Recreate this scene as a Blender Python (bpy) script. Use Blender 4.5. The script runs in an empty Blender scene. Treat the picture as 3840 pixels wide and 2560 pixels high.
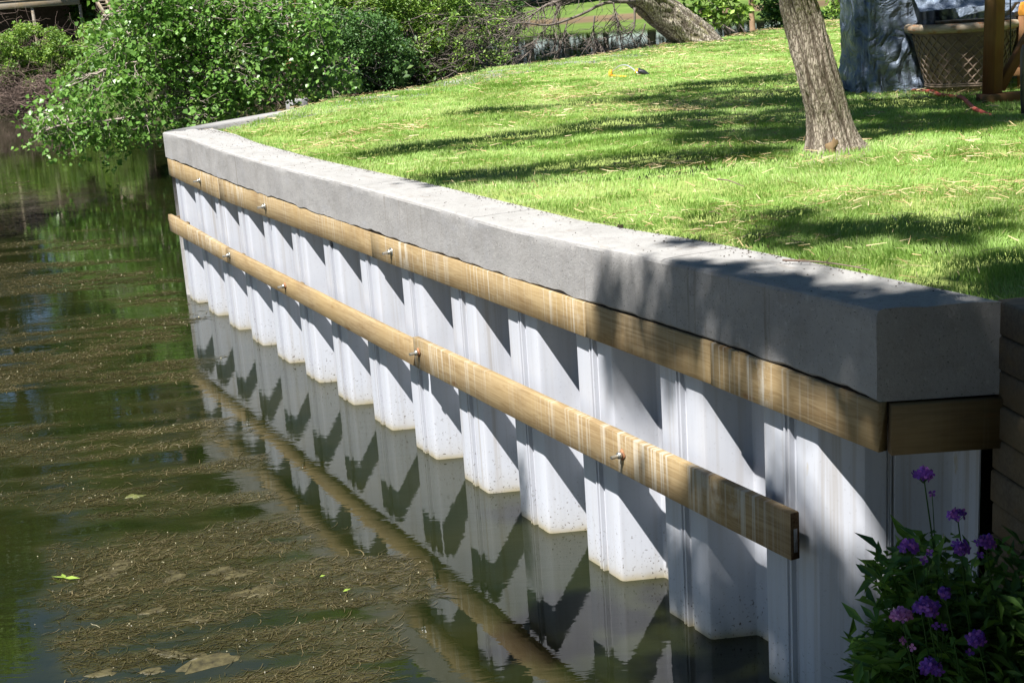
import bpy, math, random
import numpy as np
from mathutils import Vector, Matrix
sc = bpy.context.scene
C = sc.collection
R = math.radians
rng = np.random.default_rng(7)
random.seed(7)

# ------------------------------------------------------------------ camera, sky, sun
H = 3.5; FPX = 5100.0; PITCH = .2483; ROLL = -.0675
Fv = np.array([0, math.cos(PITCH), -math.sin(PITCH)])
Uv = np.array([0, math.sin(PITCH), math.cos(PITCH)]); Rv = np.array([1., 0, 0])
Rr = math.cos(ROLL)*Rv + math.sin(ROLL)*Uv; Ur = -math.sin(ROLL)*Rv + math.cos(ROLL)*Uv
cam = bpy.data.objects.new('camera', bpy.data.cameras.new('camera')); C.objects.link(cam)
cam.data.sensor_width = 36; cam.data.lens = FPX/3840*36
cam.data.clip_start = .1; cam.data.clip_end = 3000
cam.matrix_world = Matrix(((Rr[0], Ur[0], -Fv[0], 0), (Rr[1], Ur[1], -Fv[1], 0), (Rr[2], Ur[2], -Fv[2], H), (0, 0, 0, 1)))
sc.camera = cam
SUN_EL = R(60); sd = np.array([-.68, -.733, 0]); sd /= np.linalg.norm(sd)
SUN = np.array([sd[0]*math.cos(SUN_EL), sd[1]*math.cos(SUN_EL), math.sin(SUN_EL)])   # towards the sun
w = bpy.data.worlds.new('World'); sc.world = w; w.use_nodes = True
nt = w.node_tree; bg = nt.nodes['Background']
sky = nt.nodes.new('ShaderNodeTexSky'); sky.sky_type = 'NISHITA'; sky.sun_disc = False
sky.sun_elevation = SUN_EL; sky.sun_rotation = math.atan2(sd[0], sd[1]); sky.altitude = 200; sky.ozone_density = 3.0; sky.dust_density = .0; sky.air_density = .9
nt.links.new(sky.outputs[0], bg.inputs[0]); bg.inputs[1].default_value = .05
sl = bpy.data.lights.new('sun', 'SUN'); sl.energy = 5.0; sl.angle = R(.53); sl.color = (1, .965, .915)
so = bpy.data.objects.new('sun', sl); C.objects.link(so)
so.rotation_euler = Vector(SUN).to_track_quat('Z', 'Y').to_euler()
sc.view_settings.view_transform = 'Standard'; sc.view_settings.look = 'None'
sc.view_settings.exposure = 1.12; sc.view_settings.gamma = 1
sc.cycles.max_bounces = 6; sc.cycles.diffuse_bounces = 1; sc.cycles.transparent_max_bounces = 4

# ------------------------------------------------------------------ helpers
def at(x, y, Y):                       # photo pixel (3840 wide) at world depth Y -> world point
    d = Fv + (x-1920)/FPX*Rr - (y-1280)/FPX*Ur
    return d*(Y/d[1]) + np.array([0, 0, H])
def atz(x, y, z):
    d = Fv + (x-1920)/FPX*Rr - (y-1280)/FPX*Ur
    return d*((z-H)/d[2]) + np.array([0, 0, H])
def hsh(ix, iy, iz, seed):
    n = (ix.astype(np.int64)*374761393 + iy.astype(np.int64)*668265263 + iz.astype(np.int64)*2147483647 + seed*974711) & 0xffffffff
    n = ((n ^ (n >> 13))*1274126177) & 0xffffffff
    return ((n ^ (n >> 16)) & 0xffff)/65535.0
def vnoise(x, y, z=0., seed=0):
    x, y, z = np.broadcast_arrays(np.asarray(x, float), np.asarray(y, float), np.asarray(z, float))
    ix, iy, iz = np.floor(x), np.floor(y), np.floor(z); fx, fy, fz = x-ix, y-iy, z-iz
    fx, fy, fz = [f*f*(3-2*f) for f in (fx, fy, fz)]; r = 0
    for a in (0, 1):
        for b in (0, 1):
            for c in (0, 1):
                r = r + hsh(ix+a, iy+b, iz+c, seed)*(fx if a else 1-fx)*(fy if b else 1-fy)*(fz if c else 1-fz)
    return r
def fbm(x, y, z=0., o=4, seed=0):
    s = 0; a = .5; t = 0
    for i in range(o):
        s = s + a*vnoise(np.asarray(x)*2**i, np.asarray(y)*2**i, np.asarray(z)*2**i, seed+i); t += a; a *= .5
    return s/t
def inpoly(x, y, P):
    P = np.asarray(P); r = np.zeros(x.shape, bool); n = len(P); j = n-1
    for i in range(n):
        xi, yi = P[i][:2]; xj, yj = P[j][:2]
        if yi != yj:
            r ^= ((yi > y) != (yj > y)) & (x < (xj-xi)*(y-yi)/(yj-yi)+xi)
        j = i
    return r

def mesh_np(name, V, F, mat, parent=None, attr=None, smooth=False, uv=None):
    """V (n,3); F list of index arrays (k x 3 or k x 4)."""
    me = bpy.data.meshes.new(name)
    Fs = [np.asarray(f, np.int32) for f in (F if isinstance(F, list) else [F]) if len(f)]
    nl = sum(f.size for f in Fs); nf = sum(len(f) for f in Fs)
    V = np.asarray(V, np.float32)
    me.vertices.add(len(V)); me.vertices.foreach_set('co', V.ravel())
    me.loops.add(nl); me.loops.foreach_set('vertex_index', np.concatenate([f.ravel() for f in Fs]))
    me.polygons.add(nf)
    tot = np.concatenate([np.full(len(f), f.shape[1], np.int32) for f in Fs])
    me.polygons.foreach_set('loop_start', np.concatenate([[0], np.cumsum(tot)[:-1]]).astype(np.int32))
    me.polygons.foreach_set('loop_total', tot)
    if smooth: me.polygons.foreach_set('use_smooth', np.ones(nf, bool))
    me.update(calc_edges=True)
    if attr is not None:
        a = me.attributes.new('rnd', 'FLOAT', 'POINT'); a.data.foreach_set('value', np.asarray(attr, np.float32))
    me.materials.append(mat)
    o = bpy.data.objects.new(name, me); C.objects.link(o)
    if parent is not None: o.parent = parent
    return o
class MB:
    def __init__(s): s.V = []; s.F = {3: [], 4: []}; s.n = 0; s.A = []
    def add(s, V, F, a=0.):
        V = np.asarray(V, float); F = np.asarray(F, np.int32)
        s.V.append(V); s.F[F.shape[1]].append(F+s.n); s.n += len(V); s.A.append(np.full(len(V), a) if np.isscalar(a) else a)
        return s
    def box(s, x0, x1, y0, y1, z0, z1, b=.004, M=None, seg=1):
        """box with chamfered long edges, long along x, optional matrix"""
        prof = [(y0+b, z0), (y1-b, z0), (y1, z0+b), (y1, z1-b), (y1-b, z1), (y0+b, z1), (y0, z1-b), (y0, z0+b)]
        n = 8; xs = np.linspace(x0, x1, seg+1)
        V = np.array([(x, p[0], p[1]) for x in xs for p in prof])
        if M is not None: V = V@np.array(M)[:3, :3].T + np.array(M)[:3, 3]
        F = [(i*n+k, i*n+(k+1) % n, (i+1)*n+(k+1) % n, (i+1)*n+k) for i in range(seg) for k in range(n)]
        s.add(V, F)
        e = s.n-len(V); L = seg*n+e
        for base, fl in ((e, 1), (L, 0)):
            q = [(base+0, base+1, base+2, base+3), (base+4, base+5, base+6, base+7), (base+0, base+3, base+4, base+7)]
            s.F[4].append(np.array([t[::-1] for t in q] if fl else q, np.int32))
        return s
    def tube(s, P, r, k=6, cap=True, a=0.):
        P = np.asarray(P, float); n = len(P); r = np.broadcast_to(np.asarray(r, float), (n,))
        T = np.gradient(P, axis=0); T /= np.linalg.norm(T, axis=1)[:, None]+1e-9
        ref = np.array([0, 0, 1.]) if abs(T[:, 2]).mean() < .8 else np.array([1., 0, 0])
        A = np.cross(T, ref); A /= np.linalg.norm(A, axis=1)[:, None]+1e-9; B = np.cross(T, A)
        th = np.arange(k)*2*np.pi/k
        V = (P[:, None]+r[:, None, None]*(np.cos(th)[None, :, None]*A[:, None]+np.sin(th)[None, :, None]*B[:, None])).reshape(-1, 3)
        i = np.arange(n-1)[:, None]*k; j = np.arange(k)[None]; j2 = (j+1) % k
        F = np.stack([i+j, i+j2, i+k+j2, i+k+j], -1).reshape(-1, 4)
        s.add(V, F, a)
        if cap:
            m = s.n
            for c, b in ((P[0], 0), (P[-1], (n-1)*k)):
                st = m-len(V)+b
                s.V.append(np.array([c])); s.A.append(np.full(1, a) if np.isscalar(a) else np.zeros(1)); ci = s.n; s.n += 1
                s.F[3].append(np.array([(st+q, st+(q+1) % k, ci) if b else (st+(q+1) % k, st+q, ci) for q in range(k)], np.int32))
        return s
    def lathe(s, prof, k=48, c=(0, 0, 0)):
        th = np.arange(k)*2*np.pi/k; V = np.array([(c[0]+r*math.cos(t), c[1]+r*math.sin(t), c[2]+z) for r, z in prof for t in th])
        F = [(i*k+j, i*k+(j+1) % k, (i+1)*k+(j+1) % k, (i+1)*k+j) for i in range(len(prof)-1) for j in range(k)]
        return s.add(V, F)
    def build(s, name, mat, parent=None, smooth=False):
        return mesh_np(name, np.concatenate(s.V), [np.concatenate(f) for f in s.F.values() if f], mat, parent, np.concatenate(s.A), smooth)
def tag(o, label=None, cat=None, group=None, kind=None):
    if label: o['label'] = label
    if cat: o['category'] = cat
    if group: o['group'] = group
    if kind: o['kind'] = kind
    return o
def empty(name, loc, label, cat, group=None, rz=0):
    o = bpy.data.objects.new(name, None); C.objects.link(o); o.location = loc; o.rotation_euler = (0, 0, rz)
    o.empty_display_size = .2
    bpy.context.view_layer.update()
    return tag(o, label, cat, group)
def keep(o, parent):                      # parent a mesh made in world coordinates
    o.parent = parent; o.matrix_parent_inverse = parent.matrix_world.inverted(); return o

# ------------------------------------------------------------------ materials
class NT:
    def __init__(s, name, rough=.8, spec=.3):
        s.m = bpy.data.materials.new(name); s.m.use_nodes = True; s.t = s.m.node_tree; s.b = s.t.nodes['Principled BSDF']
        s.b.inputs['Roughness'].default_value = rough; s.b.inputs['Specular IOR Level'].default_value = spec
        s.out = s.t.nodes['Material Output']
    def n(s, k, **kw):
        o = s.t.nodes.new(k)
        for a, v in kw.items(): setattr(o, a, v)
        return o
    def l(s, a, b): s.t.links.new(a, b)
    def coord(s, scale=(1, 1, 1), rot=(0, 0, 0), src='Object', loc=(0, 0, 0)):
        c = s.n('ShaderNodeTexCoord'); m = s.n('ShaderNodeMapping')
        m.inputs['Scale'].default_value = scale; m.inputs['Rotation'].default_value = rot; m.inputs['Location'].default_value = loc
        if src == 'World':
            g = s.n('ShaderNodeNewGeometry'); s.l(g.outputs['Position'], m.inputs[0])
        else: s.l(c.outputs[src], m.inputs[0])
        return m.outputs[0]
    def noise(s, co, scale=5., detail=4., rough=.55, dist=0.):
        o = s.n('ShaderNodeTexNoise'); s.l(co, o.inputs['Vector'])
        o.inputs['Scale'].default_value = scale; o.inputs['Detail'].default_value = detail
        o.inputs['Roughness'].default_value = rough; o.inputs['Distortion'].default_value = dist
        return o.outputs['Fac']
    def ramp(s, f, stops, interp='LINEAR'):
        o = s.n('ShaderNodeValToRGB'); s.l(f, o.inputs[0]); cr = o.color_ramp; cr.interpolation = interp
        while len(cr.elements) < len(stops): cr.elements.new(.5)
        for e, (p, c) in zip(cr.elements, stops):
            e.position = p; e.color = (c, c, c, 1) if np.isscalar(c) else (*c, 1)
        return o.outputs[0]
    def mix(s, f, a, b, mode='MIX'):
        o = s.n('ShaderNodeMix', data_type='RGBA', blend_type=mode)
        for i, v in ((0, f), (6, a), (7, b)):
            if isinstance(v, (int, float)): o.inputs[i].default_value = v if i == 0 else (v, v, v, 1)
            elif isinstance(v, tuple): o.inputs[i].default_value = (*v, 1)
            else: s.l(v, o.inputs[i])
        return o.outputs[2]
    def math(s, op, a, b=0.):
        o = s.n('ShaderNodeMath', operation=op)
        for i, v in enumerate((a, b)):
            if isinstance(v, (int, float)): o.inputs[i].default_value = v
            else: s.l(v, o.inputs[i])
        return o.outputs[0]
    def attr(s, name='rnd'):
        o = s.n('ShaderNodeAttribute', attribute_name=name); return o.outputs['Fac']
    def col(s, c):
        if isinstance(c, tuple): s.b.inputs['Base Color'].default_value = (*c, 1)
        else: s.l(c, s.b.inputs['Base Color'])
        return s
    def bump(s, h, strength=.3, dist=.01, prev=None):
        o = s.n('ShaderNodeBump'); s.l(h, o.inputs['Height']); o.inputs['Strength'].default_value = strength; o.inputs['Distance'].default_value = dist
        if prev is not None: s.l(prev, o.inputs['Normal'])
        s.l(o.outputs[0], s.b.inputs['Normal']); return o.outputs[0]
def leaf_mat(name, stops, rough=.45, trans=.35, spec=.4):
    s = NT(name, rough, spec); c = s.ramp(s.attr(), stops); s.col(c)
    t = s.n('ShaderNodeBsdfTranslucent'); c2 = s.mix(1., c, (1., 1., .35), 'MULTIPLY'); c3 = s.mix(.5, c2, c); s.l(c3, t.inputs[0])
    m = s.n('ShaderNodeMixShader'); m.inputs[0].default_value = trans
    s.l(s.b.outputs[0], m.inputs[1]); s.l(t.outputs[0], m.inputs[2]); s.l(m.outputs[0], s.out.inputs[0])
    return s.m
def m_concrete(name='concrete', base=(.35, .345, .335), face=(.30, .293, .287)):
    s = NT(name, .9, .2); co = s.coord()
    g = s.n('ShaderNodeNewGeometry'); sp = s.n('ShaderNodeSeparateXYZ'); s.l(g.outputs['Normal'], sp.inputs[0])
    up = s.ramp(sp.outputs['Z'], [(.3, 0.), (.8, 1.)])
    big = s.noise(co, 1.6, 5, .6); med = s.noise(co, 9, 6, .7); pit = s.noise(co, 90, 3, .6)
    strk = s.noise(s.coord((7, 7, .8)), 1.3, 3)
    trowel = s.noise(s.coord((1.2, 14, 14)), 1.5, 4)
    f = s.mix(s.ramp(big, [(.35, 0.), (.65, 1.)]), tuple(v*.86 for v in face), tuple(v*1.14 for v in face))
    f = s.mix(s.ramp(strk, [(.45, 0.), (.75, .4)]), f, (.29, .29, .30))
    f = s.mix(s.ramp(s.noise(s.coord((1.3, 1.3, 2.5)), 1.9, 4, .6), [(.6, 0.), (.75, .35)]), f, (.33, .34, .37))
    t = s.mix(s.ramp(big, [(.3, 0.), (.7, 1.)]), tuple(v*.9 for v in base), tuple(v*1.08 for v in base))
    t = s.mix(s.ramp(trowel, [(.5, 0.), (.8, .3)]), t, (.33, .32, .30))
    c = s.mix(up, f, t)
    c = s.mix(s.ramp(med, [(.3, .45), (.52, 0.)]), c, (.2, .19, .18))
    c = s.mix(s.ramp(s.noise(co, 26, 6, .8), [(.56, 0.), (.72, .5)]), c, (.5, .49, .47))
    sx = s.n('ShaderNodeSeparateXYZ'); s.l(co, sx.inputs[0]); jx = s.math('ADD', sx.outputs['X'], s.math('MULTIPLY', s.noise(co, 5, 3), .05)); jm = None
    for tj in (2.6, 4.65, 6.72, 8.95, 11.3):
        d_ = s.math('ABSOLUTE', s.math('SUBTRACT', jx, tj+.025)); q_ = s.ramp(d_, [(.004, .8), (.011, 0.)]); jm = q_ if jm is None else s.math('MAXIMUM', jm, q_)
    c = s.mix(s.math('MULTIPLY', jm, up), c, (.13, .125, .12))
    c = s.mix(s.math('MULTIPLY', s.ramp(s.noise(s.coord((3, 9, 3)), 1.4, 5, .7), [(.58, 0.), (.7, .5)]), up), c, (.22, .18, .14))
    vs = s.math('MULTIPLY', s.ramp(s.noise(s.coord((18, 18, .7)), 1., 4, .6), [(.58, 0.), (.70, .6)]), s.ramp(s.noise(s.coord((1.1, 1.1, .3)), 1., 2), [(.5, 0.), (.6, 1.)]))
    c = s.mix(s.math('MULTIPLY', vs, s.math('SUBTRACT', 1., up)), c, (.15, .125, .10))
    c = s.mix(s.ramp(pit, [(.30, .85), (.38, 0.)]), c, (.09, .085, .08))
    s.col(c)
    h = s.mix(.5, s.noise(co, 45, 8, .75), s.noise(co, 7, 4))
    s.bump(h, .7, .015); return s.m
def m_wood(name, a=(.35, .265, .15), b=(.22, .15, .075), drip=.75, dark=1., along=0, streak=7.):
    s = NT(name, .75, .25)
    sc1 = [9., 9., 9.]; sc1[along] = .55
    sc2 = [60., 60., 60.]; sc2[along] = 1.2
    wv = s.noise(s.coord(tuple(sc1)), 1.6, 3, .5, 1.2)
    ring = s.math('SINE', s.math('MULTIPLY', wv, 42.)); ring = s.ramp(ring, [(.35, 0.), (1., 1.)])
    c = s.mix(ring, tuple(v*dark for v in a), tuple(v*dark for v in (np.array(a)*.35+np.array(b)*.65)))
    c = s.mix(s.ramp(s.noise(s.coord(tuple(sc2)), 1., 2), [(.35, .6), (.6, 0.)]), c, tuple(v*dark for v in b))
    c = s.mix(s.ramp(s.noise(s.coord((1.4, 1.4, 1.4)), 1., 3), [(.35, 0.), (.7, .5)]), c, tuple(v*dark for v in (.38, .27, .12)))
    c = s.mix(s.ramp(s.noise(s.coord((2.2, 4, 7)), 1., 5, .65), [(.48, 0.), (.68, .55)]), c, tuple(v*dark for v in (.19, .12, .05)))
    # knots
    vo = s.n('ShaderNodeTexVoronoi'); s.l(s.coord((1.6, 3, 5.5) if along == 0 else (3, 1.6, 5.5)), vo.inputs['Vector']); vo.inputs['Scale'].default_value = 1.1
    c = s.mix(s.ramp(vo.outputs['Distance'], [(.05, .85), (.11, 0.)]), c, tuple(v*dark for v in (.2, .11, .045)))
    if drip:
        d1 = s.noise(s.coord((38, 3, .7)), 1., 3, .5); d2 = s.noise(s.coord((1.1, 1, .4)), 1., 2)
        dm = s.math('MULTIPLY', s.ramp(d1, [(.53, 0.), (.63, 1.)]), s.ramp(d2, [(.38, .12), (.66, 1.)]))
        e1 = s.noise(s.coord((5, 3, 3.)), 1., 5, .7)
        dm = s.math('MAXIMUM', dm, s.math('MULTIPLY', s.ramp(e1, [(.56, 0.), (.68, .8)]), s.ramp(d2, [(.45, 0.), (.62, 1.)])))
        c = s.mix(s.math('MULTIPLY', dm, drip), c, (.50, .47, .40))
    s.col(c); s.bump(s.mix(.5, ring, s.noise(s.coord(tuple(sc2)), 1., 3)), .25, .002); return s.m
def m_vinyl():
    s = NT('vinyl', .38, .45); co = s.coord()
    c = s.mix(s.ramp(s.noise(s.coord((14, 14, .5)), 1., 4), [(.5, 0.), (.8, .5)]), (.53, .55, .605), (.42, .445, .51))
    z = s.n('ShaderNodeSeparateXYZ'); s.l(s.coord(), z.inputs[0])
    zn = s.math('ADD', z.outputs['Z'], s.math('MULTIPLY', s.math('SUBTRACT', s.noise(co, 7, 4), .5), .07))
    lines = s.mix(s.ramp(zn, [(.0, 0.), (.018, 1.), (.06, .75), (.10, 0.)]), 0., s.ramp(s.noise(co, 28, 4, .7), [(.35, .1), (.6, .9)]), 'MIX')
    c = s.mix(s.ramp(zn, [(.0, .9), (.025, .6), (.05, .28), (.10, .12), (.2, 0.)]), c, (.36, .31, .19))
    speck = s.math('MULTIPLY', s.ramp(s.noise(co, 55, 3, .6), [(.62, 0.), (.67, 1.)]), s.ramp(z.outputs['Z'], [(.08, 1.), (.40, .12)]))
    c = s.mix(speck, c, (.07, .05, .03))
    gr = s.noise(s.coord((22, 22, .45)), 1., 4, .6); d2 = s.noise(s.coord((.55, .55, .15)), 1.2, 2)
    c = s.mix(s.math('MULTIPLY', s.ramp(gr, [(.50, 0.), (.68, .7)]), s.ramp(d2, [(.42, .2), (.60, 1.)])), c, (.36, .33, .30))
    mud = s.math('MULTIPLY', s.ramp(s.noise(s.coord((6, 6, 2.2)), 1., 4, .6), [(.66, 0.), (.70, .8)]), s.ramp(d2, [(.5, 0.), (.6, 1.)]))
    c = s.mix(mud, c, (.42, .36, .24))
    s.col(c); s.bump(s.noise(co, 4, 3), .1, .01); return s.m
def m_plain(name, c, rough=.6, spec=.3, metal=0., var=.2, scale=12., bump=.0):
    s = NT(name, rough, spec); s.b.inputs['Metallic'].default_value = metal
    f = s.noise(s.coord(), scale, 5, .6)
    s.col(s.mix(s.ramp(f, [(.3, 0.), (.7, 1.)]), tuple(v*(1-var) for v in c), tuple(min(1, v*(1+var)) for v in c)))
    if bump: s.bump(f, bump, .01)
    return s.m
def m_bark(name, a, b, lichen=None, scale=1.):
    s = NT(name, .95, .15)
    vo = s.n('ShaderNodeTexVoronoi', feature='DISTANCE_TO_EDGE'); m = s.coord((13*scale, 13*scale, 3.2*scale))
    ds = s.n('ShaderNodeVectorMath', operation='ADD'); nn = s.n('ShaderNodeTexNoise'); s.l(m, nn.inputs['Vector']); nn.inputs['Scale'].default_value = 1.3; nn.inputs['Detail'].default_value = 4
    sc_ = s.n('ShaderNodeVectorMath', operation='SCALE'); s.l(nn.outputs['Color'], sc_.inputs[0]); sc_.inputs['Scale'].default_value = 1.6
    s.l(m, ds.inputs[0]); s.l(sc_.outputs[0], ds.inputs[1]); s.l(ds.outputs[0], vo.inputs['Vector']); vo.inputs['Scale'].default_value = 1.7
    e = s.ramp(vo.outputs['Distance'], [(.0, 0.), (.16, 1.)])
    c = s.mix(s.noise(s.coord(), 14, 5, .7), tuple(v*.75 for v in a), tuple(min(1, v*1.25) for v in a))
    c = s.mix(e, b, c)
    if scale != 1.0 or True: c = s.mix(s.ramp(s.attr(), [(.0, 0.), (.55, 1.)]), tuple(v*.8 for v in b), c)
    if lichen: c = s.mix(s.ramp(s.noise(s.coord(), 5, 5, .7), [(.52, 0.), (.66, .7)]), c, lichen)
    s.col(c); s.bump(s.mix(.5, e, s.noise(s.coord((30, 30, 8)), 1., 5, .7)), .8, .02*1.5/scale); return s.m

M = {}
M['concrete'] = m_concrete()
M['timber'] = m_wood('timber')
M['timber_end'] = m_wood('timber_end', (.11, .075, .038), (.06, .038, .018), .1)
M['timber_clean'] = m_wood('timber_clean', drip=.15)
M['grey_timber'] = m_wood('grey_timber', (.15, .12, .085), (.08, .062, .042), .05)
M['red_timber'] = m_wood('red_timber', (.24, .085, .03), (.14, .045, .015), 0, along=2)
M['red_timber_x'] = m_wood('red_timber_x', (.17, .055, .022), (.10, .032, .012), 0, along=0)
M['deck_wood'] = m_wood('deck_wood', (.34, .30, .25), (.2, .17, .13), 0)
M['vinyl'] = m_vinyl()
M['steel'] = m_plain('steel', (.55, .55, .52), .35, .5, .9, .15, 40)
M['rust'] = m_plain('rust', (.30, .14, .07), .8, .3, 0, .3, 40)
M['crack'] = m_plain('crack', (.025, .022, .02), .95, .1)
M['bark'] = m_bark('bark', (.40, .345, .285), (.13, .10, .075), None, 2.6)
M['bark_lean'] = m_bark('bark_lean', (.46, .41, .34), (.12, .095, .07), (.34, .32, .14), .8)
M['bark_far'] = m_plain('bark_far', (.20, .16, .125), .95, .1, 0, .35, 6, .5)
M['bark_orange'] = m_plain('bark_orange', (.30, .16, .07), .95, .1, 0, .5, 5, .5)
M['twig'] = m_plain('twig', (.34, .29, .25), .9, .15, 0, .3, 9)
M['twig_dark'] = m_plain('twig_dark', (.085, .068, .058), .9, .15, 0, .3, 9)
M['twig_red'] = m_plain('twig_red', (.19, .14, .115), .9, .15, 0, .35, 9)
M['leaf_cotton'] = leaf_mat('leaf_cotton', [(0, (.09, .21, .035)), (.5, (.19, .38, .075)), (.9, (.27, .46, .12)), (1, (.40, .52, .26))], .36, .42, .5)
M['leaf_bush'] = leaf_mat('leaf_bush', [(0, (.09, .19, .03)), (.6, (.20, .34, .055)), (1, (.36, .50, .09))], .5, .3)
M['leaf_dark'] = leaf_mat('leaf_dark', [(0, (.035, .09, .02)), (.6, (.075, .17, .04)), (1, (.13, .26, .055))], .5, .25)
M['leaf_tree'] = leaf_mat('leaf_tree', [(0, (.03, .08, .012)), (.6, (.06, .13, .022)), (1, (.10, .18, .03))], .5, .3)
M['leaf_far'] = leaf_mat('leaf_far', [(0, (.07, .14, .03)), (1, (.20, .30, .08))], .6, .2)
M['grass'] = leaf_mat('grass', [(0, (.15, .28, .035)), (.4, (.29, .475, .11)), (.8, (.43, .60, .20)), (1, (.62, .64, .36))], .5, .35, .25)
M['grass_dark'] = leaf_mat('grass_dark', [(0, (.02, .06, .01)), (1, (.06, .13, .02))], .5, .3)
M['straw'] = leaf_mat('straw', [(0, (.30, .20, .09)), (.6, (.52, .40, .21)), (1, (.68, .57, .36))], .6, .15)
M['weed'] = leaf_mat('weed', [(0, (.030, .030, .01)), (.5, (.085, .072, .030)), (.88, (.19, .155, .08)), (1, (.38, .34, .22))], .4, .15, .5)
M['algae'] = m_plain('algae', (.060, .052, .022), .6, .4, 0, .6, 16, .8)
M['algae_green'] = m_plain('algae_green', (.11, .12, .035), .5, .5, 0, .3, 15, .4)
M['soil'] = m_plain('soil', (.05, .038, .026), .95, .1, 0, .5, 14, .6)
M['purple'] = leaf_mat('purple', [(0, (.12, .035, .34)), (.7, (.22, .07, .50)), (1, (.50, .18, .62))], .5, .3)
M['pink'] = leaf_mat('pink', [(0, (.34, .10, .42)), (1, (.72, .32, .70))], .5, .3)
M['fleaf'] = leaf_mat('flower_leaf', [(0, (.04, .11, .02)), (1, (.16, .32, .05))], .5, .35)
M['hose'] = m_plain('hose', (.32, .07, .05), .5, .4)
M['yellow'] = m_plain('yellow', (.75, .42, .03), .45, .4, 0, .05)
M['black'] = m_plain('black', (.02, .022, .028), .4, .5)
M['alu'] = m_plain('alu', (.7, .72, .75), .3, .5, .6, .05)

# ------------------------------------------------------------------ water
def weed_field(x, y):
    t = (x-WA[0])*TT[0]+(y-WA[1])*TT[1]; q = (x-WA[0])*NN[0]+(y-WA[1])*NN[1]
    edge = -np.interp(t, [-6, 0.4, 2.7, 6.2, 8, 10.3, 12, 14], [-.2, .1, .6, 1.0, 1.1, 1.15, 1.5, 2.0])+(fbm(x*1.3, y*1.3, 0, 3, 91)-.5)*1.2
    ang = .12; u = x*math.cos(ang)+y*math.sin(ang); v = -x*math.sin(ang)+y*math.cos(ang)
    f = fbm(u*.55, v*2.0, 0, 4, 71); f2 = fbm(u*1.6, v*7, 0, 3, 81)
    far = np.interp(y, [5, 8, 10, 12, 15, 18, 25, 35], [.95, .85, .75, .72, .72, .58, .2, .06])
    lowl = np.where(y < 9.5, np.clip((x+2.8+(y-6.84)*.3+(fbm(x*2, y*2, 0, 3, 95)-.5)*1.0)*2.5, .0, 1), 1)
    return f, f2, far*lowl*np.clip((edge-q)*4, 0, 1)
WA = np.array([-4.11, 17.24]); TT = np.array([.43992, -.89804]); NN = np.array([.89804, .43992])
def water():
    s = NT('water', .015, .5); s.b.inputs['IOR'].default_value = 1.6
    w3 = s.coord((1, 1, 1), src='World')
    c = s.mix(s.ramp(s.noise(s.coord((.35, 1.1, 1), src='World'), 1., 6, .65), [(.35, 0.), (.7, 1.)]), (.007, .011, .003), (.016, .018, .005))
    det = s.noise(s.coord((5, 16, 1), src='World'), 1., 6, .75)
    wm = s.math('MULTIPLY', s.attr(), s.ramp(det, [(.34, .25), (.62, 1.)]))
    c = s.mix(wm, c, s.mix(s.noise(s.coord((2, 6, 1), src='World'), 1., 5, .6), (.034, .036, .011), (.085, .070, .028)))
    s.col(c); s.l(s.math('MULTIPLY_ADD' if False else 'MULTIPLY', s.math('ADD', wm, .06), .22), s.b.inputs['Roughness'])
    n1 = s.noise(s.coord((2.6, 8.5, 1), src='World'), 1., 3, .55, .6); n2 = s.noise(s.coord((11, 30, 1), src='World'), 1., 2, .5)
    n3 = s.noise(s.coord((.5, 1.2, 1), src='World'), 1., 2, .5)
    amt = s.ramp(n3, [(.35, .3), (.65, 1.)])
    h = s.math('MULTIPLY', s.math('ADD', s.math('MULTIPLY', n1, .8), s.math('MULTIPLY', n2, .12)), amt)
    h = s.math('ADD', h, s.math('MULTIPLY', s.math('MULTIPLY', det, wm), 1.1))
    yy = s.n('ShaderNodeSeparateXYZ'); s.l(w3, yy.inputs[0]); far_ = s.ramp(s.math('MULTIPLY', yy.outputs['Y'], .01), [(.35, 1.), (.6, .3)])
    s.bump(s.math('MULTIPLY', h, far_), 1., .0021)
    xs = np.linspace(-13, 3.4, 300); ys = 5+31*np.linspace(0, 1, 620)**1.35; X, Y = np.meshgrid(xs, ys); n, m = X.shape
    f, f2, e = weed_field(X, Y); A = np.clip((f-.39)*6, 0, 1)*np.clip((f2-.30)*4, .15, 1)*e
    ii = np.arange(n-1)[:, None]*m; jj = np.arange(m-1)[None]; F1 = np.stack([ii+jj, ii+jj+1, ii+m+jj+1, ii+m+jj], -1).reshape(-1, 4)
    V = np.stack([X, Y, 0*X], -1).reshape(-1, 3); b = len(V)
    O = [(-800, -30, 0), (900, -30, 0), (900, 900, 0), (-800, 900, 0), (-800, 5, 0), (900, 5, 0), (-800, 36, 0), (900, 36, 0)]
    c00, c10, c01, c11 = 0, m-1, (n-1)*m, n*m-1
    F2 = [(b, b+1, b+5, b+4), (b+4, c00, c01, b+6), (c10, b+5, b+7, c11), (b+6, b+7, b+2, b+3)]
    me = mesh_np('water', np.vstack([V, O]), [F1, F2], s.m, None, np.concatenate([A.ravel(), np.zeros(8)]))
    return tag(me, 'dark olive pond water mirroring trees and the white seawall', 'water', kind='structure')
water()

# ------------------------------------------------------------------ seawall
WA = np.array([-4.11, 17.24]); TT = np.array([.43992, -.89804]); NN = np.array([.89804, .43992])  # NN = inland
RZ = math.atan2(TT[1], TT[0])
def wl(t, y, z=0.): p = WA+t*TT+y*NN; return np.array([p[0], p[1], z])
def loc(x, y): d = np.array([x, y])-WA; return float(d@TT), float(d@NN)
wall = empty('seawall', (WA[0], WA[1], 0), 'white corrugated pile seawall with concrete cap and timber boards along the pond', 'seawall', rz=RZ)
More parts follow.
